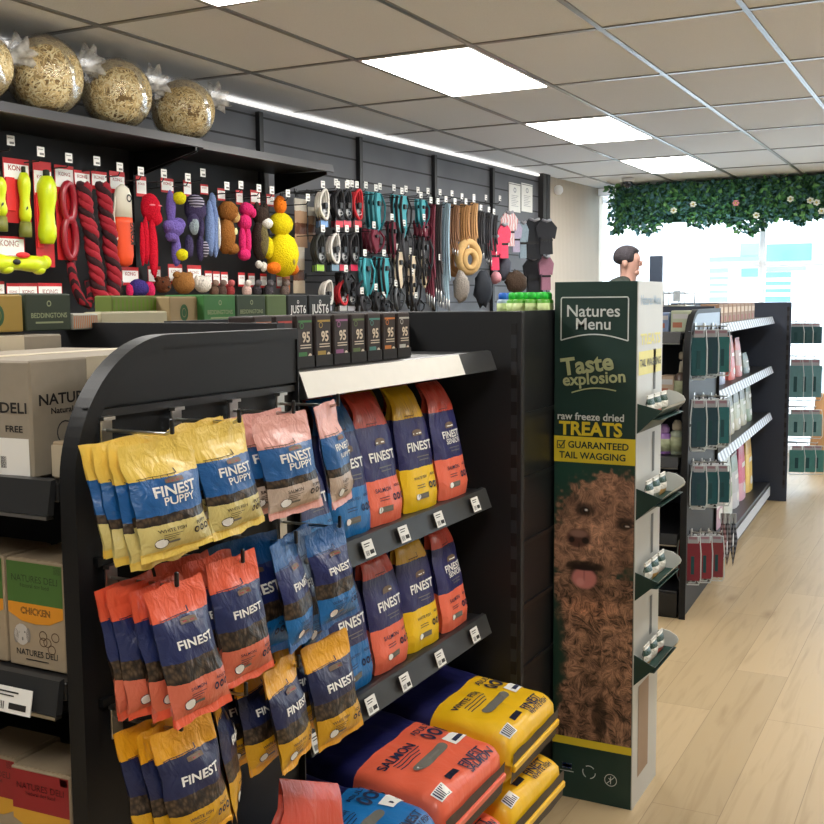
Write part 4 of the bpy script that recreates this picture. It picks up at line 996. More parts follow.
hay_bag(117,88,.156,.160,(.155,.22),'middle clear bag of hay on the wall shelf',5)
hay_bag(183,104,.146,.152,(.145,.21),'right clear bag of hay at the end of the wall shelf',6)

# ---- hook rails
HOOKM = mat('black_hook', S(24,24,26), .35)
_h = [None]
def wall_hook(tip, label, L=.3, tick=True, key='toy'):
    """rod from the wall out to the tip, ticket holder at its end"""
    if _h[0] is None:
        t = thing('display_hook', label, 'hook', tip, WA, 'hooks on the left wall')
        MB().tube([(0,.30,-.012),(0,.012,-.012),(0,0,.004)], .003, 6).build('rod', HOOKM, t)
        MB().box(-.012,.012,.294,.300,-.03,.005).build('wall_plate', HOOKM, t)
        m = MB(); m.box(-.019,.019,-.001,.001,.006,.046); f = front(-.019,.019,.006,.046,-.0016); m.irect(.1,.8,.7,.78,f,1,1); m.irect(.3,.9,.15,.38,f,1,1)
        m.build('price_tag', [PAPER, GREYINK], t); _h[0] = t; return t
    return dup(_h[0], tip, WA, label)
TICK = [(11,141),(41,152),(69,158),(97,161),(120,167),(141,171),(164,173),(188,177),(203,172),(227,185),(241,184),(259,187),(272,189),(288,192),(308,196)]
for k, (px, py) in enumerate(TICK):
    q = wl(px,py+6,.31); wall_hook(q, 'hook with white ticket %s from the left above the toys' % (orde(k)))
# ---- a small kit for the toys: local frame faces -Y, origin at the hanging point, scale s = metres per photo pixel there
def toy(name, label, cat, px, py, off=.24, group=None):
    p = wl(px,py,off); s = (p-CAM).dot(_F)/FOC; p = p-WN*.032
    t = thing(name, label, cat, p, WA, group)
    return t, s, 1/(.75)          # widths on the wall are foreshortened
def card(t, s, w, h, m=None, txt='KONG', y=.0, x=0, top=.3, white=.5, name='card'):
    """header card w x h pixels: red top, white band with word, red lower part"""
    W, H = w*s*1.3, h*s; f = front(x-W/2,x+W/2,-H,0,y-.0009); b = MB(); b.box(x-W/2,x+W/2,y,y+.002,-H,0)
    b.irect(.03,.97,1-top-white,1-top*.55,f,1,1)
    if txt: b.text(txt, f, .5, 1-top*.62-white*.3, w=.62, mi=2, bold=.03, asp=H/W)
    b.build(name, [m or RED, WHITE, mat('card_red_ink', S(170,26,34), .5)], t)
LIME = mat('lime_rubber', S(214,232,28), .38, vary=.05, coat=.3); OLIV = mat('olive_grip', S(120,124,50), .5); ORG = mat('orange_fabric', S(232,78,30), .55); CREAM = mat('cream_fabric', S(226,222,204), .7)
DRED = mat('dark_red_rubber', S(150,22,40), .3, coat=.3)
def stick(label, px, py, cw, ch, bx, by0, by1, r, grip=False):
    t, s, k = toy('throw_stick', label, 'dog toy', px, py)
    card(t, s, cw, ch, txt='KONG', top=.16, white=.16)
    MB().box(-cw*s*.60,-cw*s*.15,-.008,-.001,-ch*s*.82,-ch*s*.30,0,.002).build('handle_block', mat('bright_red_card', S(222,36,40), .45), t)
    b = MB(); z0, z1 = -(by0-py)*s, -(by1-py)*s; n = 9; x = (bx-px)*s*1.3
    R_ = [.55,.95,1.05,1.0,.85,.78,.85,1.0,1.0,.7]; P = [(x-.012*(i/n)*(1 if not grip else 0),-.024,z0+(z1-z0)*i/n) for i in range(n+1)]
    b.tube(P, [r*s*q for q in R_], 12, 0, flat=.8); b.ell((x-.004,-.024-r*s*.78,z0+(z1-z0)*.76),(r*s*.34,.003,r*s*.55),10,6,1)
    b.build('body', [LIME, BLKPL], t)
    if grip: MB().tube([(x,-.024,z1),(x-.003,-.024,z1-9*s),(x-.003,-.024,z1-15*s)], [r*s*.8,r*s*.95,r*s*.9], 12).build('grip', OLIV, t)
    MB().tube([(x,-.024,z0-.002),(x+.004,-.020,z0+6*s)], r*s*.3, 8).build('cord', mat('dark_cord', S(40,50,34), .8), t)
stick('slim lime throw stick on a red card at the far left', 21,158,25,64,24,172,221,7,True)
stick('fat lime throw stick on a red card, second from the left', 47,161,18,105,47,176,243,11)
stick('lime stick mostly cut off by the left edge of the photo', -8,165,24,64,-1,176,215,8,True)
# red rubber loop toy
t, s, k = toy('rubber_loop_toy', 'dark red figure-eight rubber toy on a tall red card', 'dog toy', 69,165)
card(t, s, 19, 94, txt='KONG', top=.07, white=.16)
for z0, z1, nm in ((18,55,'upper_loop'),(52,92,'lower_loop')):
    P = [(7.0*s*1.3*math.sin(a)*.85, -.02, -(z0+z1)/2*s+(z1-z0)/2*s*math.cos(a)) for a in [2*PI*i/20 for i in range(20)]]
    MB().tube(P, 3.6*s, 8, 0, True).build(nm, DRED, t)
# rope toys
def rope_mat(nm, c1, c2): 
    return stripes(nm, c1, c2, 16, 'Z', .9, 3, True)
ROPE = rope_mat('red_black_rope', S(150,24,40), S(40,16,20))
def rope_toy(label, px, py, pts, r):
    t, s, k = toy('rope_toy', label, 'dog toy', px, py, .25); card(t, s, 16, 18, txt='KONG', top=.3, white=.5)
    P = [((x-px)*s*1.3, -.02-.012*(i%2), -(y-py)*s) for i, (x, y) in enumerate(pts)]
    # smooth the path
    Q = []
    for i in range(len(P)-1):
        for q in range(6): Q.append(Vector(P[i]).lerp(Vector(P[i+1]), q/6))
    Q.append(Vector(P[-1]))
    m = MB()
    for st in range(3):
        ph = 2*PI*st/3; W_ = []
        for i, p_ in enumerate(Q): W_.append(p_+Vector((math.cos(ph+i*.75),math.sin(ph+i*.75),.0))*r*s*.48)
        m.tube(W_, r*s*.56, 7, st % 2)
    m.build('twisted_rope', [mat('rope_red', S(158,28,44), .9, vary=.5, scale=260), mat('rope_dark', S(52,18,24), .9, vary=.7, scale=200)], t)
    MB().tube([P[-1],(P[-1][0]+.003,P[-1][1],P[-1][2]-9*s)], [r*s*.8,r*s*1.15], 10).build('frayed_end', mat('rope_tuft', S(176,60,70), .95, vary=.6, scale=300), t)
rope_toy('red and black twisted rope toy hanging on the left of two', 87,170,[(85,184),(84,200),(86,215),(89,232),(91,250),(93,268),(95,286),(98,298)],7.8)
rope_toy('red and black twisted rope toy hanging on the right of two', 104,171,[(104,184),(104,200),(106,215),(108,232),(109,250),(111,268),(112,285),(108,299)],7.8)
t, s, k = toy('rope_toy', 'lower loop of red rope dangling between the two rope toys', 'dog toy', 78,256,.22)
MB().tube([((x-78)*s*1.3,-.02,-(y-256)*s) for x, y in ((72,262),(74,276),(77,290),(82,301),(88,305),(92,296),(90,280))], 4.6*s, 8).build('twisted_rope', ROPE, t)
MB().tube([((72-78)*s*1.3,-.02,-6*s),((72-78)*s*1.3,-.01,4*s)], 2*s, 6).build('hanging_cord', mat('rope_dark', S(52,18,24), .9), t)
# white and orange bumper
t, s, k = toy('training_dummy', 'white and orange canvas dummy toy with black lettering', 'dog toy', 122,171)
card(t, s, 16, 22, txt='KONG', top=.4, white=.4)
b = MB(); b.lathe([(2*s,-13*s),(8*s,-17*s),(10.5*s,-24*s),(11*s,-46*s)],14,0,c=(0,-.03,0),sy=.6); b.lathe([(11*s,-46*s),(11.2*s,-52*s),(11*s,-84*s),(9*s,-92*s),(3*s,-95*s)],14,1,c=(0,-.03,0),sy=.6)
b.text('KONG', lambda u, v: (u,-.03-7.2*s,v), 5*s,-62*s, w=22*s, mi=2, bold=.04, ang=R(90)); b.iring(2*s,-27*s,3.5*s,4*s,.6,lambda u, v: (u,-.031-6.6*s,v),2)
b.build('body', [CREAM, ORG, INK], t)
MB().tube([(-10*s,-.03,-26*s),(-14*s,-.035,-44*s),(-12*s,-.035,-64*s)], 1.0*s, 6).build('throw_cord', CREAM, t)
MB().ell((-12*s,-.035,-67*s),(2.4*s,2*s,2.6*s)).build('cord_bead', CREAM, t)
# plush toys -------------------------------------------------------------
def plush(name, label, px, py, cardw, cardh, col, blobs, extra=(), off=.24, cat='plush toy', headcard=True):
    """blobs: (part, [(px,py,rx,ry,depth)])  extra: list of (part, material, blobs)"""
    t, s, k = toy(name, label, cat, px, py, off)
    if headcard: card(t, s, cardw, cardh, txt='KONG', top=.35, white=.5)
    m0 = fluffy(name+'_'+str(col), S(*col))
    def make(part, m, bl):
        b = MB()
        for q in bl:
            x, y, rx, ry = q[:4]; d = q[4] if len(q) > 4 else 0; dd = q[5] if len(q) > 5 else min(rx*1.2,ry)
            b.ell(((x-px)*s*1.3,-.035-d,-(y-py)*s),(rx*s*1.3,dd*s,ry*s),12,8,0,wob=.12)
        return b.build(part, m, t)
    for part, bl in blobs: make(part, m0, bl)
    for part, m, bl in extra: make(part, m, bl)
    return t, s
EYE = mat('bead_eye', S(14,12,14), .15); WHF = fluffy('white_plush', S(228,222,212)); YB = fluffy('yellow_tennis_felt', S(222,214,30))
plush('plush_octopus', 'red plush toy with long streamer legs', 146,176,11,20,(206,24,48),[('head',[(149,207,8,14),(152,217,6,8,.01)]),('leg',[(143,240,3,24)]),('leg',[(148,245,3.4,30,.012)]),('leg',[(152,250,3,28)]),('leg',[(139,244,2,22)])],[('band',mat('pale_red_seam',S(230,130,140),.8),[(149,205,7,1.2,.035,2)])])
plush('rope_plush', 'purple plush toy with a yellow tennis ball at each end', 172,178,14,14,(118,100,176),[('ruffle',[(170,228,9,9,.01),(164,226,5,6,.015),(175,224,6,7,.012),(168,236,6,6,.01)]),('stem',[(169,208,4,18)]),('stem',[(174,250,4,16)])],[('ball',YB,[(174,198,5.6,6.4,.03)]),('ball',YB,[(175,254,5.2,6,.03)])])
plush('plush_donkey', 'dark purple striped plush toy with a grey face', 192,180,9,16,(70,62,96),[('body',[(194,208,9,14)]),('face',[(188,223,5,10,.02)]),('leg',[(186,246,3.6,12)]),('leg',[(199,247,3.2,13)]),('arm',[(200,226,3,12)])],[('muzzle',fluffy('grey_blue_plush',S(150,164,170)),[(187,226,4,9,.03)]),('striped_leg',stripes('plush_stripes',S(30,26,44),S(170,166,186),22,'Z',.9,1),[(202,248,3.2,8,.015)]),('striped_head',stripes('plush_stripes',S(30,26,44),S(170,166,186),22,'Z',.9,1),[(192,203,7,8,.02)])])
plush('stuffing_free_plush', 'pale blue floppy tube plush with long ears', 209,184,9,10,(122,144,190),[('body',[(208,228,4,28)]),('body',[(213,230,3.6,26,.008)]),('ear',[(212,202,3,10)])],[('patch',WHF,[(214,232,1.4,16,.028)])])
plush('plush_beaver', 'brown plush animal seen from the side with a pale muzzle', 226,188,9,12,(150,96,44),[('head',[(227,211,9,10)]),('body',[(224,236,8,18)]),('foot',[(229,248,7,6,.01)])],[('muzzle',fluffy('tan_plush',S(206,168,110)),[(233,216,4,6,.015)]),('tag',mat('toy_tag',S(222,216,160),.6),[(229,231,2,3.4,.04,.6)])])
plush('plush_flamingo', 'bright pink plush toy with curled legs', 244,190,8,14,(216,46,110),[('head',[(246,209,6.5,7)]),('ear',[(251,212,3,5,.015)]),('body',[(243,222,6,8)]),('leg',[(240,240,3.2,14)]),('leg',[(245,240,3,14,.01)]),('foot',[(242,254,6,6)])])
plush('plush_moose', 'dark brown plush donkey with a round white muzzle', 260,190,12,14,(62,50,44),[('head',[(260,216,7,10)]),('ear',[(255,208,2.4,6)]),('ear',[(266,208,2.4,6)]),('body',[(258,240,7,20)])],[('muzzle',WHF,[(262,223,5.6,5.2,.03)]),('belly',fluffy('khaki_plush',S(110,100,66)),[(258,240,5,16,.02)]),('hoof',WHF,[(256,264,3,4)]),('hoof',WHF,[(262,266,3,5)])])
t, s = plush('plush_duck', 'large yellow plush duck with orange beak and feet', 275,194,10,12,(240,208,24),[('head',[(277,224,10.5,12,.02)]),('body',[(279,254,13.5,22,.02)]),('wing',[(262,248,5,11,.01)])],[('beak',fluffy('orange_plush',S(240,118,30)),[(275,205,5.4,9,.03)]),('foot',fluffy('orange_plush',S(240,118,30)),[(262,268,7,6,.05)]),('foot',fluffy('orange_plush',S(240,118,30)),[(289,268,7,6.5,.03)]),('label',mat('brown_toy_label',S(150,130,40),.7),[(274,262,1.5,3,.125,.5)])],.22)
# bone on a card at the left edge, lower row
t, s, k = toy('bone_toy', 'big lime yellow bone toy on a white and red card at lower left', 'dog toy', 14,236,.24)
card(t, s, 30, 20, txt='KONG', top=.2, white=.75)
b = MB(); P = [((x-14)*s*1.3,-.035,-(263-236)*s) for x in (-14,-2,8,18,28,40)]; b.tube(P, [8*s,9*s,7*s,7*s,8.5*s,8*s], 12); b.ell(((44-14)*s*1.3*.96,-.035,-25*s),(6*s,7*s,7*s)); b.ell(((36-14)*s*1.3,-.035,-33*s),(7*s,7*s,5*s)); b.ell(((4-14)*s*1.3,-.035,-33*s),(9*s,7*s,5*s)); b.ell(((10-14)*s*1.3,-.035-8*s,-26*s),(5*s,.004,3*s),10,6,1)
b.build('bone', [LIME, BLKPL], t)
MB().ell(((17-14)*s*1.3,-.03-8*s,-19*s),(9*s,.006,3*s)).build('red_grip', mat('bright_red_card', S(222,36,40), .45), t)
# lower row: header cards, plush heads on cards
for k_, (px, w_, y0, h_, lab) in enumerate(((3,12,281,42,'white and red toy card cut off at the left edge, low row'),(18,12,283,42,'narrow toy card with red band second in the low row'),(33,18,283,42,'white toy card with red lettering third in the low row'),(55,24,283,42,'wide white toy card with red lettering fourth in the low row'))):
    t, s, k = toy('carded_toy', lab, 'dog toy', px, y0, .22); card(t, s, w_, h_, txt='KONG', top=.14, white=.40)
    MB().ell((0,-.022,-h_*.72*s),(w_*.4*s,.02,h_*.22*s)).build('rubber_toy', DRED, t)
def head(name, label, px, py, col, r, ears, mz, off=.23, cw=16, ch=20):
    t, s = plush(name, label, px, py, cw, ch, col, [('head',[(px+1,py+19,r,r*1.15,.012)])]+[('ear',[(px+1+q[0],py+19+q[1],q[2],q[3],.01)]) for q in ears],[('muzzle',mz,[(px+1,py+23,r*.55,r*.45,.012+.018)]),('nose',EYE,[(px+1,py+21,1.5,1.2,.05)]),('eye',EYE,[(px-3,py+16,1,1.1,.038)]),('eye',EYE,[(px+5,py+16,1,1.1,.038)])],off); return t
head('plush_bear','light brown plush bear head above the tan emblem carton',180,264,(156,108,58),9.5,((-7,-8,3.4,3.6),(7,-8,3.4,3.6)),fluffy('tan_plush2',S(190,146,92)))
head('plush_dalmatian','white plush dog head with dark spots',199,265,(222,216,206),7.5,((-6,-3,2.4,6),(6,-3,2.4,6)),WHF)
head('plush_dog','dark brown plush head on a white card left of the bear',159,266,(96,56,36),7,((-5,-6,3,3),(5,-6,3,3)),fluffy('mid_brown_plush',S(120,76,50)),.20,14,18)
t, s = plush('plush_ball', 'purple and pink plush ball toy low under the red streamer plush', 135,267,18,18,(62,50,120),[('ball',[(136,288,9,9,.01)])],[('tail',fluffy('pink_fringe',S(206,40,90)),[(147,290,5,9,.012)]),('tail',fluffy('pink_fringe',S(206,40,90)),[(126,291,3,7,.012)])])
for k_, (px, c) in enumerate(((117,(70,60,56)),(213,(110,84,70)),(221,(90,70,62)),(229,(150,60,60)),(246,(210,180,170)),(256,(60,56,60)),(268,(70,66,70)),(284,(110,96,90)))):
    t, s = plush('small_plush', 'small carded toy in the low row, %s of the small ones from the left' % orde(k_), px, 270+k_*.6, 8, 14, c, [('body',[(px,291,4,7)])],[('head',fluffy('sp%d'%k_, S(*[min(255,v+40) for v in c])),[(px,283,3,3.4,.012)])], .2)
# packets of chews by the duck
def packet(label, px, py, w, h, col, off=.2):
    t, s, k = toy('chew_packet', label, 'chew packet', px, py, off); W, H = w*s*1.3, h*s
    b = MB(); fr = lambda u, v: ((u-.5)*W, -.016*math.sin(PI*u)**.6*math.sin(PI*v)**.5-.002, -H+v*H); b.grid(fr,8,10,0,True); b.grid(lambda u, v: ((.5-u)*W,.002,-H+v*H),2,2,0); b.build('packet', zones('packet'+str(col), [(0,S(*col)),(.3,S(120,80,60)),(.55,S(*col)),(.82,S(224,218,204))], .03, rough=.25), t)
    MB().box(-W*.5,W*.5,-.003,.003,-.004,h*.1*s).build('header', mat('packet_header', S(226,220,206), .5), t)
packet('clear packet of beige chews right of the duck',305,203,16,44,(196,160,128))
packet('tall packet of pale chew sticks in the low row by the duck',303,251,15,42,(216,200,176)); packet('packet of brown chew sticks just right of the duck feet',316,210,9,32,(170,140,116)); packet('orange edged packet low beside the duck',290,268,10,24,(186,110,70))

# ---- collars on header cards
def strap_loop(W, H, w, m, b, y=-.012, mi=0):
    P = [(W*math.sin(a), y-.006*math.cos(2*a), -H/2+H/2*math.cos(a)) for a in [2*PI*i/20 for i in range(20)]]
    b.tube(P, w, 6, mi, True, flat=1.0)
_c = {}
def collar(label, px, py, w, h, col, lab, off, group, buckle=True):
    p = wl(px,py,off); s = (p-CAM).dot(_F)/FOC; key = (col, lab, w, h)
    if key in _c: return dup(_c[key], p, WA, label)
    t = thing('dog_collar', label, 'collar', p, WA, group); W, H = w*s*.62, h*s
    b = MB(); strap_loop(W*.8, H*.78, .0085, None, b); b.build('strap', mat('webbing_'+str(col), S(*col), .75, vary=.15, scale=300), t)
    c = MB(); c.prism([(-W*.45,-H*.36),(W*.45,-H*.36),(W*.85,-H),(-W*.85,-H)], 'Y', -.006, -.004); f = lambda u, v: ((-.7+1.4*u)*W, -.0068, -H+v*H*.6); c.irect(.0,1,.02,.30,f,1,1); c.irect(.35,.65,.5,.8,f,2,1)
    c.build('header_card', [mat('dark_card', S(50,50,54), .5), mat('band_'+str(lab), S(*lab), .5), mat('pale_print', S(190,190,190), .5)], t)
    if buckle:
        MB().box(-W*.28,W*.28,-.026,-.012,-H*.50,-H*.34,0,.003).build('buckle', BLKPL, t)
        MB().tube([(W*.30*math.sin(a),-.02,-H*.62+.011*math.cos(a)) for a in [2*PI*i/10 for i in range(10)]], .0022, 5, 0, True).build('ring', CHROME, t)
    _c[key] = t; return t
GR1 = 'collars on cards, middle of the left wall'
row1 = [(323,(220,216,206),(110,150,200)),(338,(34,34,38),(214,60,76)),(346,(40,42,48),(214,70,90)),(357,(196,34,44),(206,60,70))]
for r_, (y0, nm) in enumerate(((190,'top'),(234,'second'),(287,'low'))):
    for k_, (px, c, l) in enumerate(row1):
        cols = [(c,l)] if r_ == 0 else [(((44,46,44),(150,190,60)),((216,212,206),(120,150,170)),((30,30,34),(206,50,70)),((36,34,38),(214,40,80)))[k_]] if r_ == 1 else [(((200,196,190),(150,150,160)),((190,40,50),(190,190,190)),((34,34,38),(170,170,176)),((60,60,66),(180,180,184)))[k_]]
        c, l = cols[0]; px_ = px-(4 if r_ == 1 else 0)+(4 if r_ == 2 else 0)
        for d in range(3):
            collar('%s collar on a card, %s row, column %s, %s on its hook' % ({(220,216,206):'cream',(34,34,38):'black',(40,42,48):'black',(196,34,44):'red',(44,46,44):'charcoal',(216,212,206):'white',(30,30,34):'black',(36,34,38):'black',(200,196,190):'grey',(190,40,50):'red',(60,60,66):'grey'}[c], nm, orde(k_), ('front','middle','rear')[d]), px_-d*2.2, y0+d*.8-(6 if r_ == 2 else 0), 15, 37 if r_ < 2 else 30, c, l, .33-d*.05, GR1)
    if r_ < 2:
        for k_, px in enumerate((323,338,347,357)): wall_hook(wl(px,y0-1,.36), 'hook holding collars in the %s collar row, %s from the left' % (nm, orde(k_)))
# ---- harnesses, leads and coats
_g = {}
def harness(label, px, py, w, h, c1, c2, off, group='harnesses on the left wall'):
    p = wl(px,py,off); s = (p-CAM).dot(_F)/FOC; key = (w,h,c1,c2)
    if key in _g: return dup(_g[key], p, WA, label)
    t = thing('dog_harness', label, 'harness', p, WA, group); W, H = w*s*.68, h*s; m1 = mat('web_'+str(c1), S(*c1), .7, vary=.2, scale=200); m2 = mat('web_'+str(c2), S(*c2), .7, vary=.2, scale=200)
    b = MB(); b.prism([(-W*.5,0),(W*.5,0),(W*.62,-H*.2),(W*.34,-H*.42),(W*.5,-H*.8),(0,-H),(-W*.5,-H*.8),(-W*.34,-H*.42),(-W*.62,-H*.2)], 'Y', -.016, -.004); b.build('chest_panel', m1, t)
    for sx in (-1,1):
        P = [(sx*W*.45,-.018,-.02*H),(sx*W*.95,-.03,-H*.3),(sx*W*.8,-.03,-H*.62),(sx*W*.3,-.02,-H*.9)]
        MB().tube(P, .009, 6, flat=.5).build('strap', m2, t)
    MB().box(-W*.2,W*.2,-.03,-.015,-H*.32,-H*.2,0,.003).build('buckle', BLKPL, t)
    _g[key] = t; return t
TEAL = (70,170,182); TEAL2 = (30,110,120); MAR = (112,28,50); BK = (30,30,34)
def fill(spec, cn):
    for i, (px, py, w, h, c1, c2, n) in enumerate(spec):
        for d in range(n):
            harness('%s harness, %s in its group from the left, %s on the hook' % (cn, orde(i), ('front','second','third','fourth')[d]), px-d*4.5, py-d*.6, w, h, c1, c2, .36-d*.07)
        wall_hook(wl(px,py-1,.38), 'hook with the %s %s harness from the left' % (orde(i), cn))
fill([(376,193,15,40,TEAL,TEAL2,3),(402,196,17,42,TEAL,BK,3),(421,200,14,28,TEAL,TEAL2,2)],'teal top row')
fill([(365,258,16,40,TEAL2,TEAL,2),(384,258,16,40,TEAL,BK,3)],'teal lower row')
fill([(374,230,18,24,MAR,MAR,3),(392,222,12,36,MAR,BK,2),(424,222,14,20,MAR,MAR,3)],'maroon')
fill([(398,252,16,40,(222,206,178),BK,2),(411,256,14,40,(214,198,170),BK,2),(423,258,12,30,(216,196,160),BK,1)],'cream and black')
fill([(346,274,14,20,(36,38,44),BK,3),(362,296,14,18,BK,(60,60,66),3),(384,300,14,16,(30,34,40),BK,3),(416,300,14,14,(40,44,52),BK,2)],'low dark')
fill([(404,228,16,40,BK,(70,70,76),3),(424,236,16,44,BK,(60,60,64),3),(412,276,16,34,(60,64,70),BK,2),(396,288,14,24,BK,(90,94,98),2),(376,292,14,20,(40,42,46),BK,2)],'black')
_l = {}
def lead(label, px, py, w, h, col, off, group='leads hanging on the left wall'):
    p = wl(px,py,off); s = (p-CAM).dot(_F)/FOC; key = (w,h,col)
    if key in _l: return dup(_l[key], p, WA, label)
    t = thing('dog_lead', label, 'lead', p, WA, group); W, H = w*s*.6, h*s; m = mat('lead_'+str(col), S(*col), .65, vary=.25, scale=150)
    b = MB(); strap_loop(W*.5, H*.9, .0055, None, b); b.build('strap', m, t)
    c = MB(); strap_loop(W*.30, H*.7, .0055, None, c, -.024); c.build('hand_loop', m, t)
    d = MB(); d.tube([(0,-.02,-H*.88),(0,-.02,-H*.96),(.006,-.02,-H)], [.006,.004,.002], 7); d.build('clip', CHROME, t)
    _l[key] = t; return t
LS = [(431,205,6,104,MAR,4,'long maroon'),(438,206,5,96,(60,50,52),3,'long brown-grey'),(446,204,5,108,(150,176,190),3,'long pale blue'),(455,206,8,50,(126,86,54),4,'short tan leather'),(466,206,7,44,(176,128,76),4,'short light brown leather'),(474,204,6,48,(190,146,96),3,'pale leather'),(481,212,8,46,(36,36,40),4,'black'),(489,214,7,52,(52,52,58),3,'charcoal'),(440,262,5,46,(80,90,96),3,'low grey'),(494,216,6,40,(40,40,44),3,'dark')]
for i, (px, py, w, h, c, n, nm) in enumerate(LS):
    for d in range(n): lead('%s lead, %s along its hook from the front' % (nm, orde(d)), px-d*2.4, py-d*.5, w, h, c, .36-d*.06)
    wall_hook(wl(px,py-1,.38), 'hook holding the %s leads' % nm)
# soft things on the far stretch of the wall
def soft(name, label, cat, px, py, w, h, col, shape, off=.3, m=None, extra=None):
    p = wl(px,py,off); s = (p-CAM).dot(_F)/FOC; t = thing(name, label, cat, p, WA-(.75 if shape == 'coat' else .5)); W, H = w*s*.95, h*s
    m = m or mat('cloth_'+str(col), S(*col), .8, vary=.2, scale=80)
    if shape == 'coat':
        b = MB(); pl = [(-.25,0),(.25,0),(.62,-.22),(.5,-.55),(.34,-.5),(.38,-1),(-.38,-1),(-.34,-.5),(-.5,-.55),(-.62,-.22)]; b.prism([(x*W,z*H) for x, z in pl], 'Y', -.03, -.006); b.build('coat', m, t)
        MB().tube([(-.25*W,-.03,-.0*H),(0,-.04,-.05*H),(.25*W,-.03,0)], .012, 8).build('collar', mat('collar_grey', S(150,150,156), .8), t)
        MB().box(-.36*W,.36*W,-.034,-.028,-.62*H,-.56*H).build('strap', BLKPL, t)
    elif shape == 'ring':
        b = MB(); b.tube([(W*.5*math.sin(a),-.03,-H/2+H*.5*math.cos(a)) for a in [2*PI*i/20 for i in range(20)]], H*.16, 8, 0, True); b.build('coil', m, t); MB().tube([(W*.3*math.sin(a),-.05,-H*.6+H*.3*math.cos(a)) for a in [2*PI*i/16 for i in range(16)]], H*.12, 8, 0, True).build('inner_coil', m, t)
    else:
        b = MB(); b.ell((0,-.04,-H/2),(W/2,.05,H/2),14,10,0,wob=.3); b.build('body', m, t); MB().tube([(-W*.1,-.03,-.02),(0,-.02,.012),(W*.1,-.03,-.02)], .005, 6).build('hanging_loop', BLKPL, t)
    return t
soft('coiled_rope_lead','light tan coiled rope lead below the leather leads','lead',466,243,24,28,(196,160,104),'ring',.34)
soft('coiled_rope_lead','brown coiled rope lead behind the light tan coil','lead',452,247,18,26,(140,100,60),'ring',.20)
soft('plush_toy','grey fluffy plush hanging low under the coiled ropes','plush toy',458,272,18,30,(150,142,134),'blob',.34,fluffy('grey_fluff',S(150,142,134)))
soft('dog_coat','pink harness vest, left of the two pink ones','dog coat',494,236,12,34,(222,64,98),'coat',.34); soft('dog_coat','pink harness vest, right of the two pink ones','dog coat',503,224,12,34,(228,74,104),'coat',.36)
soft('dog_coat','floral pink and white dog vest above the pink ones','dog coat',508,212,16,34,(210,150,160),'coat',.30,stripes('floral_cloth',S(226,170,170),S(236,230,232),14,'X',.8,8))
soft('dog_coat','pale lilac patterned dog vest','dog coat',515,222,11,30,(190,180,206),'coat',.26); soft('dog_coat','pale grey-blue dog vest beside the black coats','dog coat',522,222,10,36,(150,170,184),'coat',.26)
soft('dog_coat','left black padded dog coat under the notices','dog coat',533,219,22,40,(30,32,38),'coat',.30); soft('dog_coat','right black padded dog coat with white edging','dog coat',545,220,20,34,(38,40,46),'coat',.38)
soft('dog_coat','dark pink trimmed coat in the lower row','dog coat',545,256,14,34,(160,110,130),'coat',.3); soft('dog_coat','black coat in the lower row behind the green caps','dog coat',532,258,18,36,(40,42,48),'coat',.18)
soft('round_pet_bed','dark brown round cushion behind the green capped bottles','pet bed',513,271,28,22,(72,58,48),'blob',.4,fluffy('brown_cushion',S(72,58,48)))
soft('plush_toy','dark grey bag shaped toy below the pink vests','plush toy',501,254,16,26,(70,72,84),'blob',.3); soft('plush_toy','small pink toy low beside the brown cushion','plush toy',493,272,9,12,(206,140,150),'blob',.36); soft('plush_toy','black soft carrier hanging low left of the cushion','plush toy',480,272,22,34,(28,34,44),'blob',.32)
# bare hooks with white tips above the collars
n_ = 0
for y_, xs in ((186,(336,348,352,366,380,394,406,418,428,440,452)),(194,(462,474,486,500))):
    for x_ in xs: wall_hook(wl(x_,y_+(x_-330)*.09*(1 if y_ < 190 else .5),.30), 'bare hook %s from the left above the collars and leads' % orde(n_)); n_ += 1
# ---- small wall fittings on the beige panel
for k, (px, py) in enumerate(((558,190),(606,200))):
    p = wl(px,py,.03); t = thing('wall_spotlight', ('white spot lamp at the left of the beige panel','white spot lamp at the right of the beige panel')[k], 'lamp', p, WA)
    MB().lathe([(.03,-.03),(.045,-.01),(.045,.02),(.03,.04)],14,M=Matrix.Rotation(R(90),4,'X')).build('head', FR, t); MB().box(-.02,.02,.0,.03,-.02,.02).build('bracket', FR, t)
p = atZ(628,178,2.638); t = thing('dome_camera', 'small dark dome camera on the ceiling', 'camera', (p.x,p.y,2.638), 0)
MB().lathe([(.05,-.035),(.06,-.02),(.06,0)],16).build('base', FR, t); MB().ell((0,0,-.045),(.045,.045,.05),14,8).build('dome', mat('smoked_dome', S(40,42,48), .15), t)
# ================================================================== FAR AISLE ISLAND
GRZ = GA-PI/2
LBL = stripes('far_price_strip', S(132,140,152), S(206,214,224), 3.2, 'Y', .4)
gondola(tuple(G0), GRZ, '', 'far black end shelving unit hung with teal lead packs', 'far shelving bay with pale bags along the right aisle', 'far tall black end panel near the shop window', 2.45, .74, far=True, E=.86, ez=(1.345,1.03,.765,.40), stripm=LBL, pm=mat('hazed_back_panel', S(44,52,68), .45), ex=.115, lightm=mat('window_glare_panel', S(92,104,122), .3))  # black panels tinted blue for haze; top infill lightened for window glare
far_bay = [o for o in bpy.data.objects if o.name.startswith('shelving_bay')][-1]
MB().box(.0005,.006,.87,3.25,.05,.115).build('kick_strip', mat('pale_kick_strip', S(200,208,218), .35), far_bay)
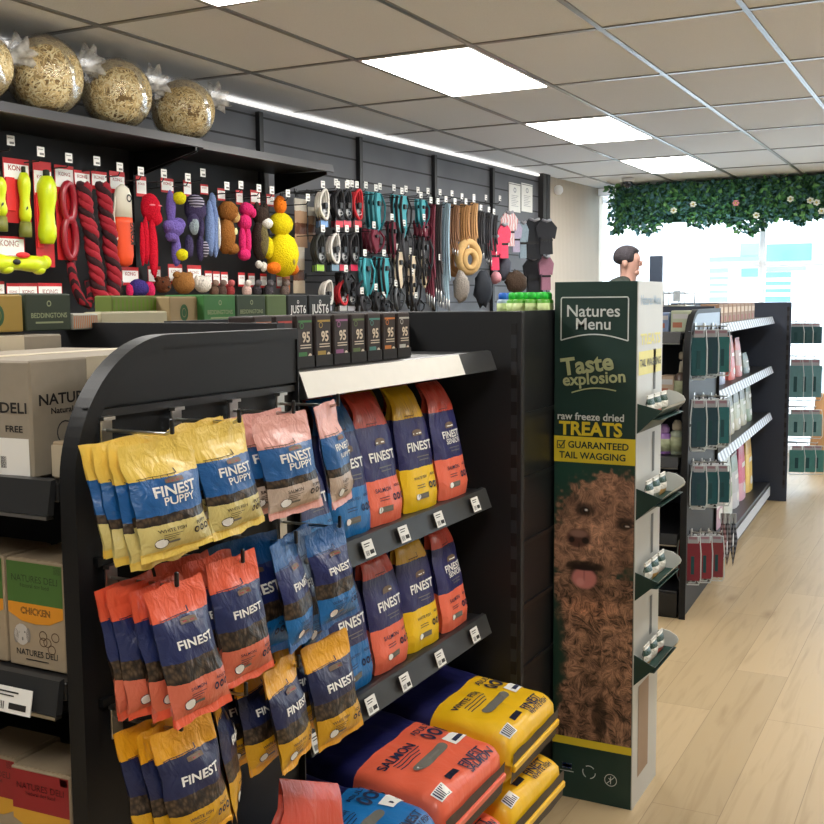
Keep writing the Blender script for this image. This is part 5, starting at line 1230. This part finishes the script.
# ---- packs of leads hanging on the far end panel
def lead_pack(key, W, H, body, label, group=None):
    t = thing('lead_pack', label, 'lead pack', (0,0,0), 0, group)
    b = MB(); b.tube([(-W*.40,-.004,-H*.06),(-W*.5,-.004,-H*.4),(-W*.5,-.004,-H*.9),(-W*.38,-.004,-H),(W*.38,-.004,-H),(W*.5,-.004,-H*.9),(W*.5,-.004,-H*.4),(W*.40,-.004,-H*.06)], .0032, 6, 0, True); b.build('wire_frame', mat('pale_wire', S(206,214,218), .4), t)
    c = MB(); c.box(-W*.44,W*.44,-.003,.003,-H*.93,-H*.20,0,.004); c.box(-W*.1,W*.1,-.006,-.003,-H*.8,-H*.45,1); c.build('padded_body', [mat('pack_'+str(body), S(*body), .7, vary=.2), mat('pack_line', S(20,70,76), .7)], t)
    d = MB(); d.box(-W*.30,W*.30,-.0025,.0025,-H*.20,-H*.05); f = front(-W*.30,W*.30,-H*.20,-H*.05,-.0032); d.irect(.1,.9,.5,.9,f,1,1); d.build('header', [mat('header_grey', S(160,164,172), .6), mat('header_plum', S(150,120,134), .6)], t)
    MB().tube([(0,.0,-H*.06),(0,-.004,0),(0,.008,.006)], .003, 6).build('hanger', BLKPL, t)
    return t
T1, T2 = (24,84,92), (30,66,80)
rows = [(327,.245,'top',(T1,T2,(40,110,112))),(397,.255,'second',(T2,T2,(36,104,110))),(463,.22,'third',(T2,T1,T1)),(533,.25,'lowest',((128,40,54),(136,44,56),(130,52,60)))]
for r_, (py, H, nm, cs) in enumerate(rows):
    for k_, (px, y) in enumerate(((699,5.10),(711,5.34),(723,5.58))):
        if r_ == 3: px -= 6
        p = atY(px,py,y); W = .078; cn = 'red' if r_ == 3 else 'teal'
        t = lead_pack((r_,k_), W, H, cs[k_], '%s lead pack, %s row of the far end panel, front one on the %s hook' % (cn, nm, orde(k_))); t.location = p; t.rotation_euler = (0,0,GRZ+R(18)+.1*random.uniform(-1,1))
        for d in range(1,3): dup(t, p-GN*(.022*d)+GD*(.03*d), GRZ+R(22), '%s lead pack, %s row of the far end panel, %s on the %s hook' % (cn, nm, ('','second','third')[d], orde(k_)))
        hb = p - G0; off = hb.dot(GN); tt = hb.dot(GD)
        t = thing('peg_hook', '%s hook in the %s row of the far end panel' % (orde(k_), nm), 'hook', gpt(tt,.0,p.z+.004), GRZ, 'hooks on the far end panel')
        MB().tube([(0,0,0),(max(.04,off+.02),0,0),(max(.04,off+.02)+.004,0,.012)], .0035, 6).build('prong', CHROME, t); MB().box(-.0,.004,-.016,.016,-.02,.016).build('clip_plate', CHROME, t)
for k_, (px, c) in enumerate(((723,(96,60,64)),(728,(60,52,56)),(734,(40,44,56)))):
    p = atY(px,514,5.66+.04*k_); t = thing('lead_pack', ('striped brown lead hanging low','dark lead hanging low','black strap hanging lowest')[k_]+' at the back of the far end panel', 'lead', p, GRZ)
    MB().tube([(0,0,0),(-.012,-.004,-.14),(0,0,-.27),(.012,.004,-.14)], .010, 6, 0, True, flat=.5).build('strap', stripes('low_strap%d' % k_, S(*c), S(*[min(255,v+50) for v in c]), 12, 'Z', .7), t)
    MB().box(-.012,.012,-.003,.003,-.05,.004).build('header', mat('header_pale', S(186,190,194), .6), t)
# ---- goods on the far end shelves (facing the camera)
def jar(name, label, cat, px0, px1, py0, zsh, y, body, cap, trig=False, dome=False):
    a, b_ = atY(px0,py0,y), atY(px1,py0,y); w = (b_.x-a.x)/2; h = a.z-zsh
    t = thing(name, label, cat, ((a.x+b_.x)/2,y,zsh+.001), 0)
    f = .55 if trig else .72
    MB().lathe([(w*.9,0),(w,.006),(w,h*f*.9),(w*.5,h*f),(w*.35,h*f*1.04)],16).build('bottle', body, t)
    MB().lathe([(w*1.01,h*.1),(w*1.01,h*f*.72)],16).build('label', mat('herb_label', S(170,176,140), .5, vary=.4, scale=40), t)
    if trig:
        m = MB(); m.lathe([(w*.38,h*f),(w*.30,h*.72),(w*.2,h*.80)],10); m.box(-w*.35,w*.9,-.012,.012,h*.84,h,0,.006); m.box(w*.2,w*.45,-.006,.006,h*.66,h*.85); m.build('trigger_head', cap, t)
    else: MB().lathe([(w*.72,h*f),(w*.80,h*(f+.04)),(w*.78,h*.88),(w*.4,h)],14).build('cap', cap, t)
    return t
PB = mat('pale_bottle', S(186,182,168), .35); TR_ = mat('trigger_beige', S(196,190,172), .4)
ys = 5.10
jar('spray_bottle','beige trigger spray bottle on the far end shelf','spray bottle',675,688,352,1.03,ys,mat('brown_bottle',S(96,80,72),.3),TR_,True)
jar('care_bottle','round topped bottle with a green label on the far end shelf','bottle',671,684,420,.765,ys,mat('clear_green_bottle',S(150,160,140),.3),mat('cream_cap',S(210,200,180),.4))
jar('purple_tub','purple tub behind the display on the far end shelf','tub',659,671,424,.765,ys,mat('lilac_tub',S(150,110,176),.4),mat('lilac_cap',S(176,140,200),.4))
def far_box(label, px0, px1, py0, zsh, y, col, d=.1):
    a, b_ = atY(px0,py0,y), atY(px1,py0,y); w = b_.x-a.x; h = a.z-zsh; t = thing('care_carton', label, 'carton', (a.x,y,zsh+.001), 0)
    m = MB(); m.box(0,w,0,d,0,h,0,.003); f = front(0,w,0,h,-.001); m.irect(.1,.9,.62,.85,f,1,1); m.irect(.1,.6,.2,.45,f,2,1); m.build('box', [mat('carebox'+str(col), S(*col), .5), mat('pale_print', S(190,190,190), .5), mat('rust_print2', S(170,104,80), .6)], t); MB().box(.002,w-.002,.002,d-.002,h,h+.001).build('lid', mat('carebox'+str(col), S(*col), .5), t)
far_box('pale yellow-green carton on the top far end shelf',671,690,311,1.347,ys,(176,184,160)); far_box('blue-grey carton at the left of the top far end shelf',659,669,313,1.347,ys,(120,140,176))
far_box('beige carton left of the trigger spray bottle',660,674,376,1.031,ys,(184,160,138))
# ---- goods along the far bay
def far_bag(label, t0, w, h, zsh, cols, off=-.10, group=None, lean=0):
    t = thing('pet_food_bag', label, 'bag', gpt(t0,off,zsh+.001), GA+lean, group); D = .07
    pr_ = lambda v: (1-v)**.5 if v > .1 else .95
    fr_ = lambda u, v: ((u-.5)*w*(1-.12*max(0,v-.7)/.3), -D*.5*pr_(v)*(1-abs(2*u-1)**4*.6), v*h); bk = lambda u, v: ((.5-u)*w*(1-.12*max(0,v-.7)/.3), D*.5*pr_(v)*(1-abs(2*u-1)**4*.6)+.001, v*h)
    st = [(0,S(*cols[0])),(.3,S(*cols[1])),(.7,S(*cols[2]))]
    m = MB(); m.grid(fr_,8,10,0,True); m.grid(bk,6,8,0,True)
    m.grid(lambda u, v: (-w/2*(1-.12*max(0,v-.7)/.3), -D*.5*pr_(v)*.4+(D*.8*pr_(v)*.5)*(1-u) , v*h),1,8,0,True); m.grid(lambda u, v: (w/2*(1-.12*max(0,v-.7)/.3), -D*.5*pr_(v)*.4+(D*.8*pr_(v)*.5)*u, v*h),1,8,0,True)
    f = lambda u, v: (lambda p: (p[0], p[1]-.002, p[2]))(fr_(u, v)); m.irect(.25,.75,.55,.63,f,1,3); m.idisc(.5,.2,.2,.08,f,1); m.build('bag', [zones('farbag'+str(cols), st, .02), mat('soft_pale', S(226,226,222), .5)], t)
    MB().box(-w*.43,w*.43,-.003,.003,h*.985,h*1.03).build('top_seal', zones('farbag'+str(cols), st, .02), t); return t
for k_ in range(9):
    t = thing('biscuit_carton', '%s brown biscuit carton from the left on the top far shelf' % orde(k_), 'carton', gpt(1.0+k_*.16,-.07,1.366), GA, 'brown cartons on the top far shelf')
    m = MB(); m.box(-.07,.07,-.05,.05,0,.105,0,.003); f = front(-.07,.07,0,.105,-.051); m.irect(.1,.9,.55,.85,f,1,1); m.irect(.2,.5,.1,.4,f,2,1); m.build('box', [mat('biscuit_brown', S(150,120,96), .6), mat('biscuit_pale', S(206,186,160), .6), mat('biscuit_red', S(150,70,60), .6)], t); MB().box(-.066,.066,-.046,.046,.105,.1065).build('lid', mat('biscuit_brown', S(150,120,96), .6), t)
for k_, (t0, w, h, cs, lab) in enumerate(((1.15,.2,.25,((196,180,130),(170,70,84),(190,90,90)),'tall pink and yellow bag first on the second far shelf'),(1.45,.2,.25,((150,160,190),(170,180,206),(190,196,214)),'pale blue bag second on the second far shelf'),(1.85,.2,.26,((210,110,100),(196,90,92),(214,120,110)),'coral bag with a pinched top on the second far shelf'),(2.15,.2,.24,((200,120,116),(180,150,140),(206,130,120)),'dull pink bag fourth on the second far shelf'),(2.5,.2,.13,((110,130,130),(140,150,140),(120,140,140)),'short grey-green bag at the right of the second far shelf'))):
    far_bag(lab, t0, w, h, 1.005, cs)
for k_ in range(7): far_bag('%s beige and green bag from the left on the third far shelf' % orde(k_), 1.05+k_*.27, .22, .25 if k_ < 6 else .29, .665, ((186,182,156),(170,176,150),(120,124,110)) if k_ != 6 else ((110,130,90),(150,150,120),(96,110,84)))
for k_, (t0, w, h, cs, lab) in enumerate(((1.1,.34,.40,((226,214,214),(110,60,80),(222,206,212)),'white, plum and black striped sack nearest on the far base'),(1.5,.34,.40,((190,150,170),(230,222,226),(60,44,52)),'pale pink and black striped sack second on the far base'),(1.9,.30,.36,((216,222,214),(110,150,116),(200,210,200)),'green and white sack on the far base'),(2.2,.26,.34,((206,206,214),(186,190,196),(140,160,150)),'white and grey sack on the far base'),(2.5,.26,.40,((222,170,190),(214,90,130),(206,70,110)),'pink sack on the far base'),(2.85,.28,.38,((226,186,70),(232,196,80),(214,170,60)),'yellow sack at the far end of the base'))):
    far_bag(lab, t0, w, h, .147, cs, -.11)
# ---- packs hung beyond the far end panel, by the window
TQ = (110,150,158)
n_ = 0
for r_, (py, H) in enumerate(((322,.18),(357,.34),(408,.24),(444,.24))):
    for k_, px in enumerate((796,805,815) if r_ != 3 else (797,808,817)):
        p = atY(px,py,8.85+.06*k_); t = lead_pack(('w',r_), .125, H, ((44,84,92),(96,140,148),(120,160,164),(70,130,128))[r_], 'pale teal pack by the window, row %s from the top, %s from the left' % (('one','two','three','four')[r_], orde(k_))); t.location = p; t.rotation_euler = (0,0,R(10))
        h_ = thing('peg_hook', 'hook by the window, row %s from the top, %s from the left' % (('one','two','three','four')[r_], orde(k_)), 'hook', p+Vector((0,.0,.006)), 0, 'hooks by the window')
        MB().tube([(-.32,.05,.0),(0,.005,0),(.006,0,.01)], .004, 6).build('prong', CHROME, h_); MB().box(-.325,-.318,.03,.07,-.02,.02).build('clip_plate', CHROME, h_)
# ---- wire rack on top of the far end unit
p = gpt(.25,-.35,1.47); t = thing('wire_rack', 'low wire rack with pale clips standing on the far end unit', 'rack', p, GRZ)
m = MB(); 
for z in (.0,.06): m.tube([(-.3,-.12,z),(.3,-.12,z),(.3,.12,z),(-.3,.12,z)], .004, 6, 0, True)
for k_ in range(9): m.tube([(-.3+.075*k_,-.12,0),(-.3+.075*k_,-.12,.075)], .003, 6); m.tube([(-.3+.075*k_,.12,0),(-.3+.075*k_,.12,.075)], .003, 6)
m.build('wire_frame', CHROME, t)
for k_ in range(8): MB().box(-.28+.075*k_,-.245+.075*k_,-.13,-.124,.02,.07,0,.002).build('clip', mat('clip_pale', S(200,214,226), .4), t)
# ================================================================== TILL, PERSON, FOLIAGE
cx, cy = -2.68, 8.62
t = thing('till_counter', 'dark shop counter behind the green display', 'counter', (cx,cy,0), 0)
MB().box(-.75,.55,-.3,.3,0,.94,0,.004).build('carcass', mat('counter_dark', S(60,62,66), .5), t); MB().box(-.78,.58,-.33,.33,.94,.98,0,.005).build('worktop', mat('counter_top', S(120,112,104), .4), t)
a, b_ = atY(650,256,8.45), atY(662,290,8.45)
t = thing('till_screen', 'dark tall till screen seen from behind, beside the person', 'screen', ((a.x+b_.x)/2,8.45,.981), R(-8))
MB().lathe([(.11,0),(.11,.012),(.03,.02),(.022,.5),(.022,.62)],16).build('stand', BLKPL, t)
w_ = (b_.x-a.x)/2; MB().box(-w_*1.05,w_*1.05,-.012,.018,.56,a.z-.98,0,.006).build('screen', mat('screen_back', S(74,86,104), .4), t)
# person: one skinned body, clothes as children
def skin(name, verts, edges, radii, m, parent, extra=None, sub=2, root=0):
    me = bpy.data.meshes.new(name); me.from_pydata([Vector(v) for v in verts], edges, []); o = bpy.data.objects.new(name, me); COL.objects.link(o)
    md = o.modifiers.new('s','SKIN'); 
    for i, r_ in enumerate(radii): me.skin_vertices[0].data[i].radius = (r_,r_) if not isinstance(r_, tuple) else r_
    for v_ in me.skin_vertices[0].data: v_.use_root = False
    me.skin_vertices[0].data[root].use_root = True
    o.modifiers.new('u','SUBSURF').levels = sub
    dg = bpy.context.evaluated_depsgraph_get(); m2 = bpy.data.meshes.new_from_object(o.evaluated_get(dg)); bpy.data.objects.remove(o); bpy.data.meshes.remove(me)
    b = MB(); b.add([v.co[:] for v in m2.vertices], [tuple(p_.vertices) for p_ in m2.polygons], 0, True); bpy.data.meshes.remove(m2)
    if extra: extra(b)
    return b.build(name, m, parent)
ph = atY(629,265,8.0)
pe = thing('person', 'person with short dark hair in a dark patterned top, in profile behind the display', 'person', (ph.x-.01,8.0,0), R(90)); pe.scale = (1.03,1.03,1.03)
# local: faces -Y ; turned so that -Y points to the photo's right
SK = mat('skin', S(206,160,144), .5, vary=.05); HAIR = fluffy('dark_hair', S(70,66,70)); CLO = mat('patterned_top', S(44,52,46), .8, vary=.9, scale=26)
V = [(0,0,.98),(0,.005,1.15),(0,.01,1.35),(0,.01,1.50),(0,.0,1.58),(0,-.01,1.66),(0,-.02,1.745),(0,-.01,1.80),
     (-.19,.01,1.47),(-.26,.02,1.20),(-.24,-.14,1.02),(-.22,-.22,1.0),(.19,.01,1.47),(.26,.02,1.20),(.24,-.14,1.02),(.22,-.22,1.0),
     (-.10,0,.92),(-.11,-.01,.50),(-.11,.02,.09),(-.11,-.12,.035),(.10,0,.92),(.11,-.01,.50),(.11,.02,.09),(.11,-.12,.035)]
Ed = [(0,1),(1,2),(2,3),(3,4),(4,5),(5,6),(6,7),(3,8),(8,9),(9,10),(10,11),(3,12),(12,13),(13,14),(14,15),(0,16),(16,17),(17,18),(18,19),(0,20),(20,21),(21,22),(22,23)]
Rd = [(.15,.11),(.14,.105),(.16,.11),(.10,.08),(.058,.06),(.060,.070),(.072,.090),(.062,.076),.055,.042,.034,.03,.055,.042,.034,.03,.085,.058,.042,.04,.085,.058,.042,.04]
def face(b):
    b.ell((0,-.094,1.716),(.011,.018,.020),10,7,0); b.ell((0,-.060,1.652),(.034,.030,.026),12,8,0); b.ell((0,-.082,1.680),(.020,.008,.006),10,6,0)
    for s_ in (-1,1):
        b.ell((s_*.074,.0,1.72),(.012,.022,.032),8,6,0); b.ell((s_*.032,-.098,1.735),(.012,.008,.007),8,6,0)
        for k in range(4): b.tube([(s_*.22-.02*s_+.012*k*s_,-.24,1.0),(s_*.21-.02*s_+.012*k*s_,-.29+.004*k,.985),(s_*.21-.02*s_+.012*k*s_,-.31+.005*k,.985)], [.008,.0075,.006], 6)
        b.tube([(s_*.18,-.22,1.0),(s_*.16,-.26,.99)], [.009,.007], 6)
skin('body', V, Ed, Rd, SK, pe, face)
hb = MB(); hb.ell((0,.006,1.765),(.088,.102,.088),20,12,0,wob=.04); hb.build('hair', HAIR, pe)
ch = [c for c in pe.children if c.name.startswith('hair')][0]
for v_ in ch.data.vertices:      # open the face side of the hair
    if v_.co.y < -.06 and v_.co.z < 1.80: v_.co.y = -.06; 
    if v_.co.z < 1.735: v_.co.z = 1.735-(1.735-v_.co.z)*.5; v_.co.x *= .96
skin('shirt', V[:3]+[(0,.05,1.56),(0,.05,1.635),(-.19,.04,1.53),V[9],(.19,.04,1.53),V[13]], [(0,1),(1,2),(2,3),(3,4),(3,5),(5,6),(3,7),(7,8)], [(.165,.125),(.16,.12),(.18,.128),(.14,.12),(.085,.085),.085,.06,.085,.06], CLO, pe)
skin('trousers', [V[0]]+V[16:19]+V[20:23], [(0,1),(1,2),(2,3),(0,4),(4,5),(5,6)], [(.16,.12),.10,.074,.062,.10,.074,.062], mat('navy_trousers', S(34,38,50), .8), pe)
# hanging artificial foliage along the head of the shop window
fo_ = thing('hanging_foliage', 'thick artificial green foliage with a few flowers along the top of the window', 'foliage', (-1.0,10.72,2.64))
GL = [mat('leaf_a', S(70,128,78), .55, vary=.3, scale=3), mat('leaf_b', S(104,160,96), .5, vary=.3, scale=3), mat('leaf_c', S(48,98,76), .6, vary=.3, scale=3), mat('leaf_d', S(160,196,120), .5, vary=.3, scale=3), mat('leaf_e', S(84,132,138), .5, vary=.3)]
rnd = random.Random(12); lf = MB()
MB().box(-2.26,2.1,.06,.16,-.38,-.005).build('backing', GL[2], fo_)
for i in range(11000):
    x = rnd.uniform(-2.27,2.1); zz = -rnd.random()**.9*(.43+.05*math.sin(x*5)+.05*math.sin(x*13+1)); y = .05-rnd.random()*.28*(1-.4*abs(zz)/.5)
    L = rnd.uniform(.025,.075); w_ = L*rnd.uniform(.16,.38); d = Vector((rnd.uniform(-1,1),rnd.uniform(-.9,.3),rnd.uniform(-1.1,.5))).normalized(); s_ = d.cross(Vector((rnd.uniform(-.4,.4),-1,rnd.uniform(-.2,.6)))).normalized(); n2 = s_.cross(d)
    o = Vector((x,y,zz)); A = o; B_ = o+d*L*.5+s_*w_+n2*.006; Cc = o+d*L; D_ = o+d*L*.5-s_*w_+n2*.006; M_ = o+d*L*.5-n2*.004
    if B_.z > -.004 or Cc.z > -.004 or D_.z > -.004: continue
    k = rnd.choice((0,0,1,1,2,2,3,4)) if x > .0 else rnd.choice((0,1,2,2,4,4,0))
    lf.add([A,B_,Cc,D_,M_], [(0,1,4),(1,2,4),(2,3,4),(3,0,4)], k)
l_ = lf.build('leaves', GL, fo_); l_['kind'] = 'stuff'
for i in range(14):
    x = rnd.uniform(-2.3,1.5); z = rnd.uniform(-.40,-.22); m = MB(); c = (x,-.24,z); pk = rnd.random() < .3
    for q in range(6):
        a = q*PI/3+i; m.ell((c[0]+.02*math.cos(a),c[1],c[2]+.02*math.sin(a)),(.014,.007,.010),7,5)
    m.ell((c[0],c[1]-.006,c[2]),(.009,.008,.009),7,5,1); m.build('flower', [mat('pink_petal', S(206,140,146), .6) if pk else mat('white_petal', S(222,230,220), .6), mat('flower_eye', S(206,186,90), .6)], fo_)
# something tan standing by the window at the right edge
p = atY(822,436,10.2); t = thing('paper_sack', 'tan paper sack standing by the window at the right edge', 'sack', (p.x+.1,10.2,0), .2)
m = MB(); m.grid(lambda u, v: (.22*math.cos(2*PI*u)*(1-.25*v)*(1 if True else 1), .13*math.sin(2*PI*u)*(1-.75*v**3), .62*v),20,10,0,True); m.build('sack', mat('tan_paper', S(196,150,104), .7, vary=.2, scale=12), t); MB().box(-.165,.165,-.03,.03,.60,.66,0,.01).build('folded_top', mat('tan_paper', S(196,150,104), .7), t)
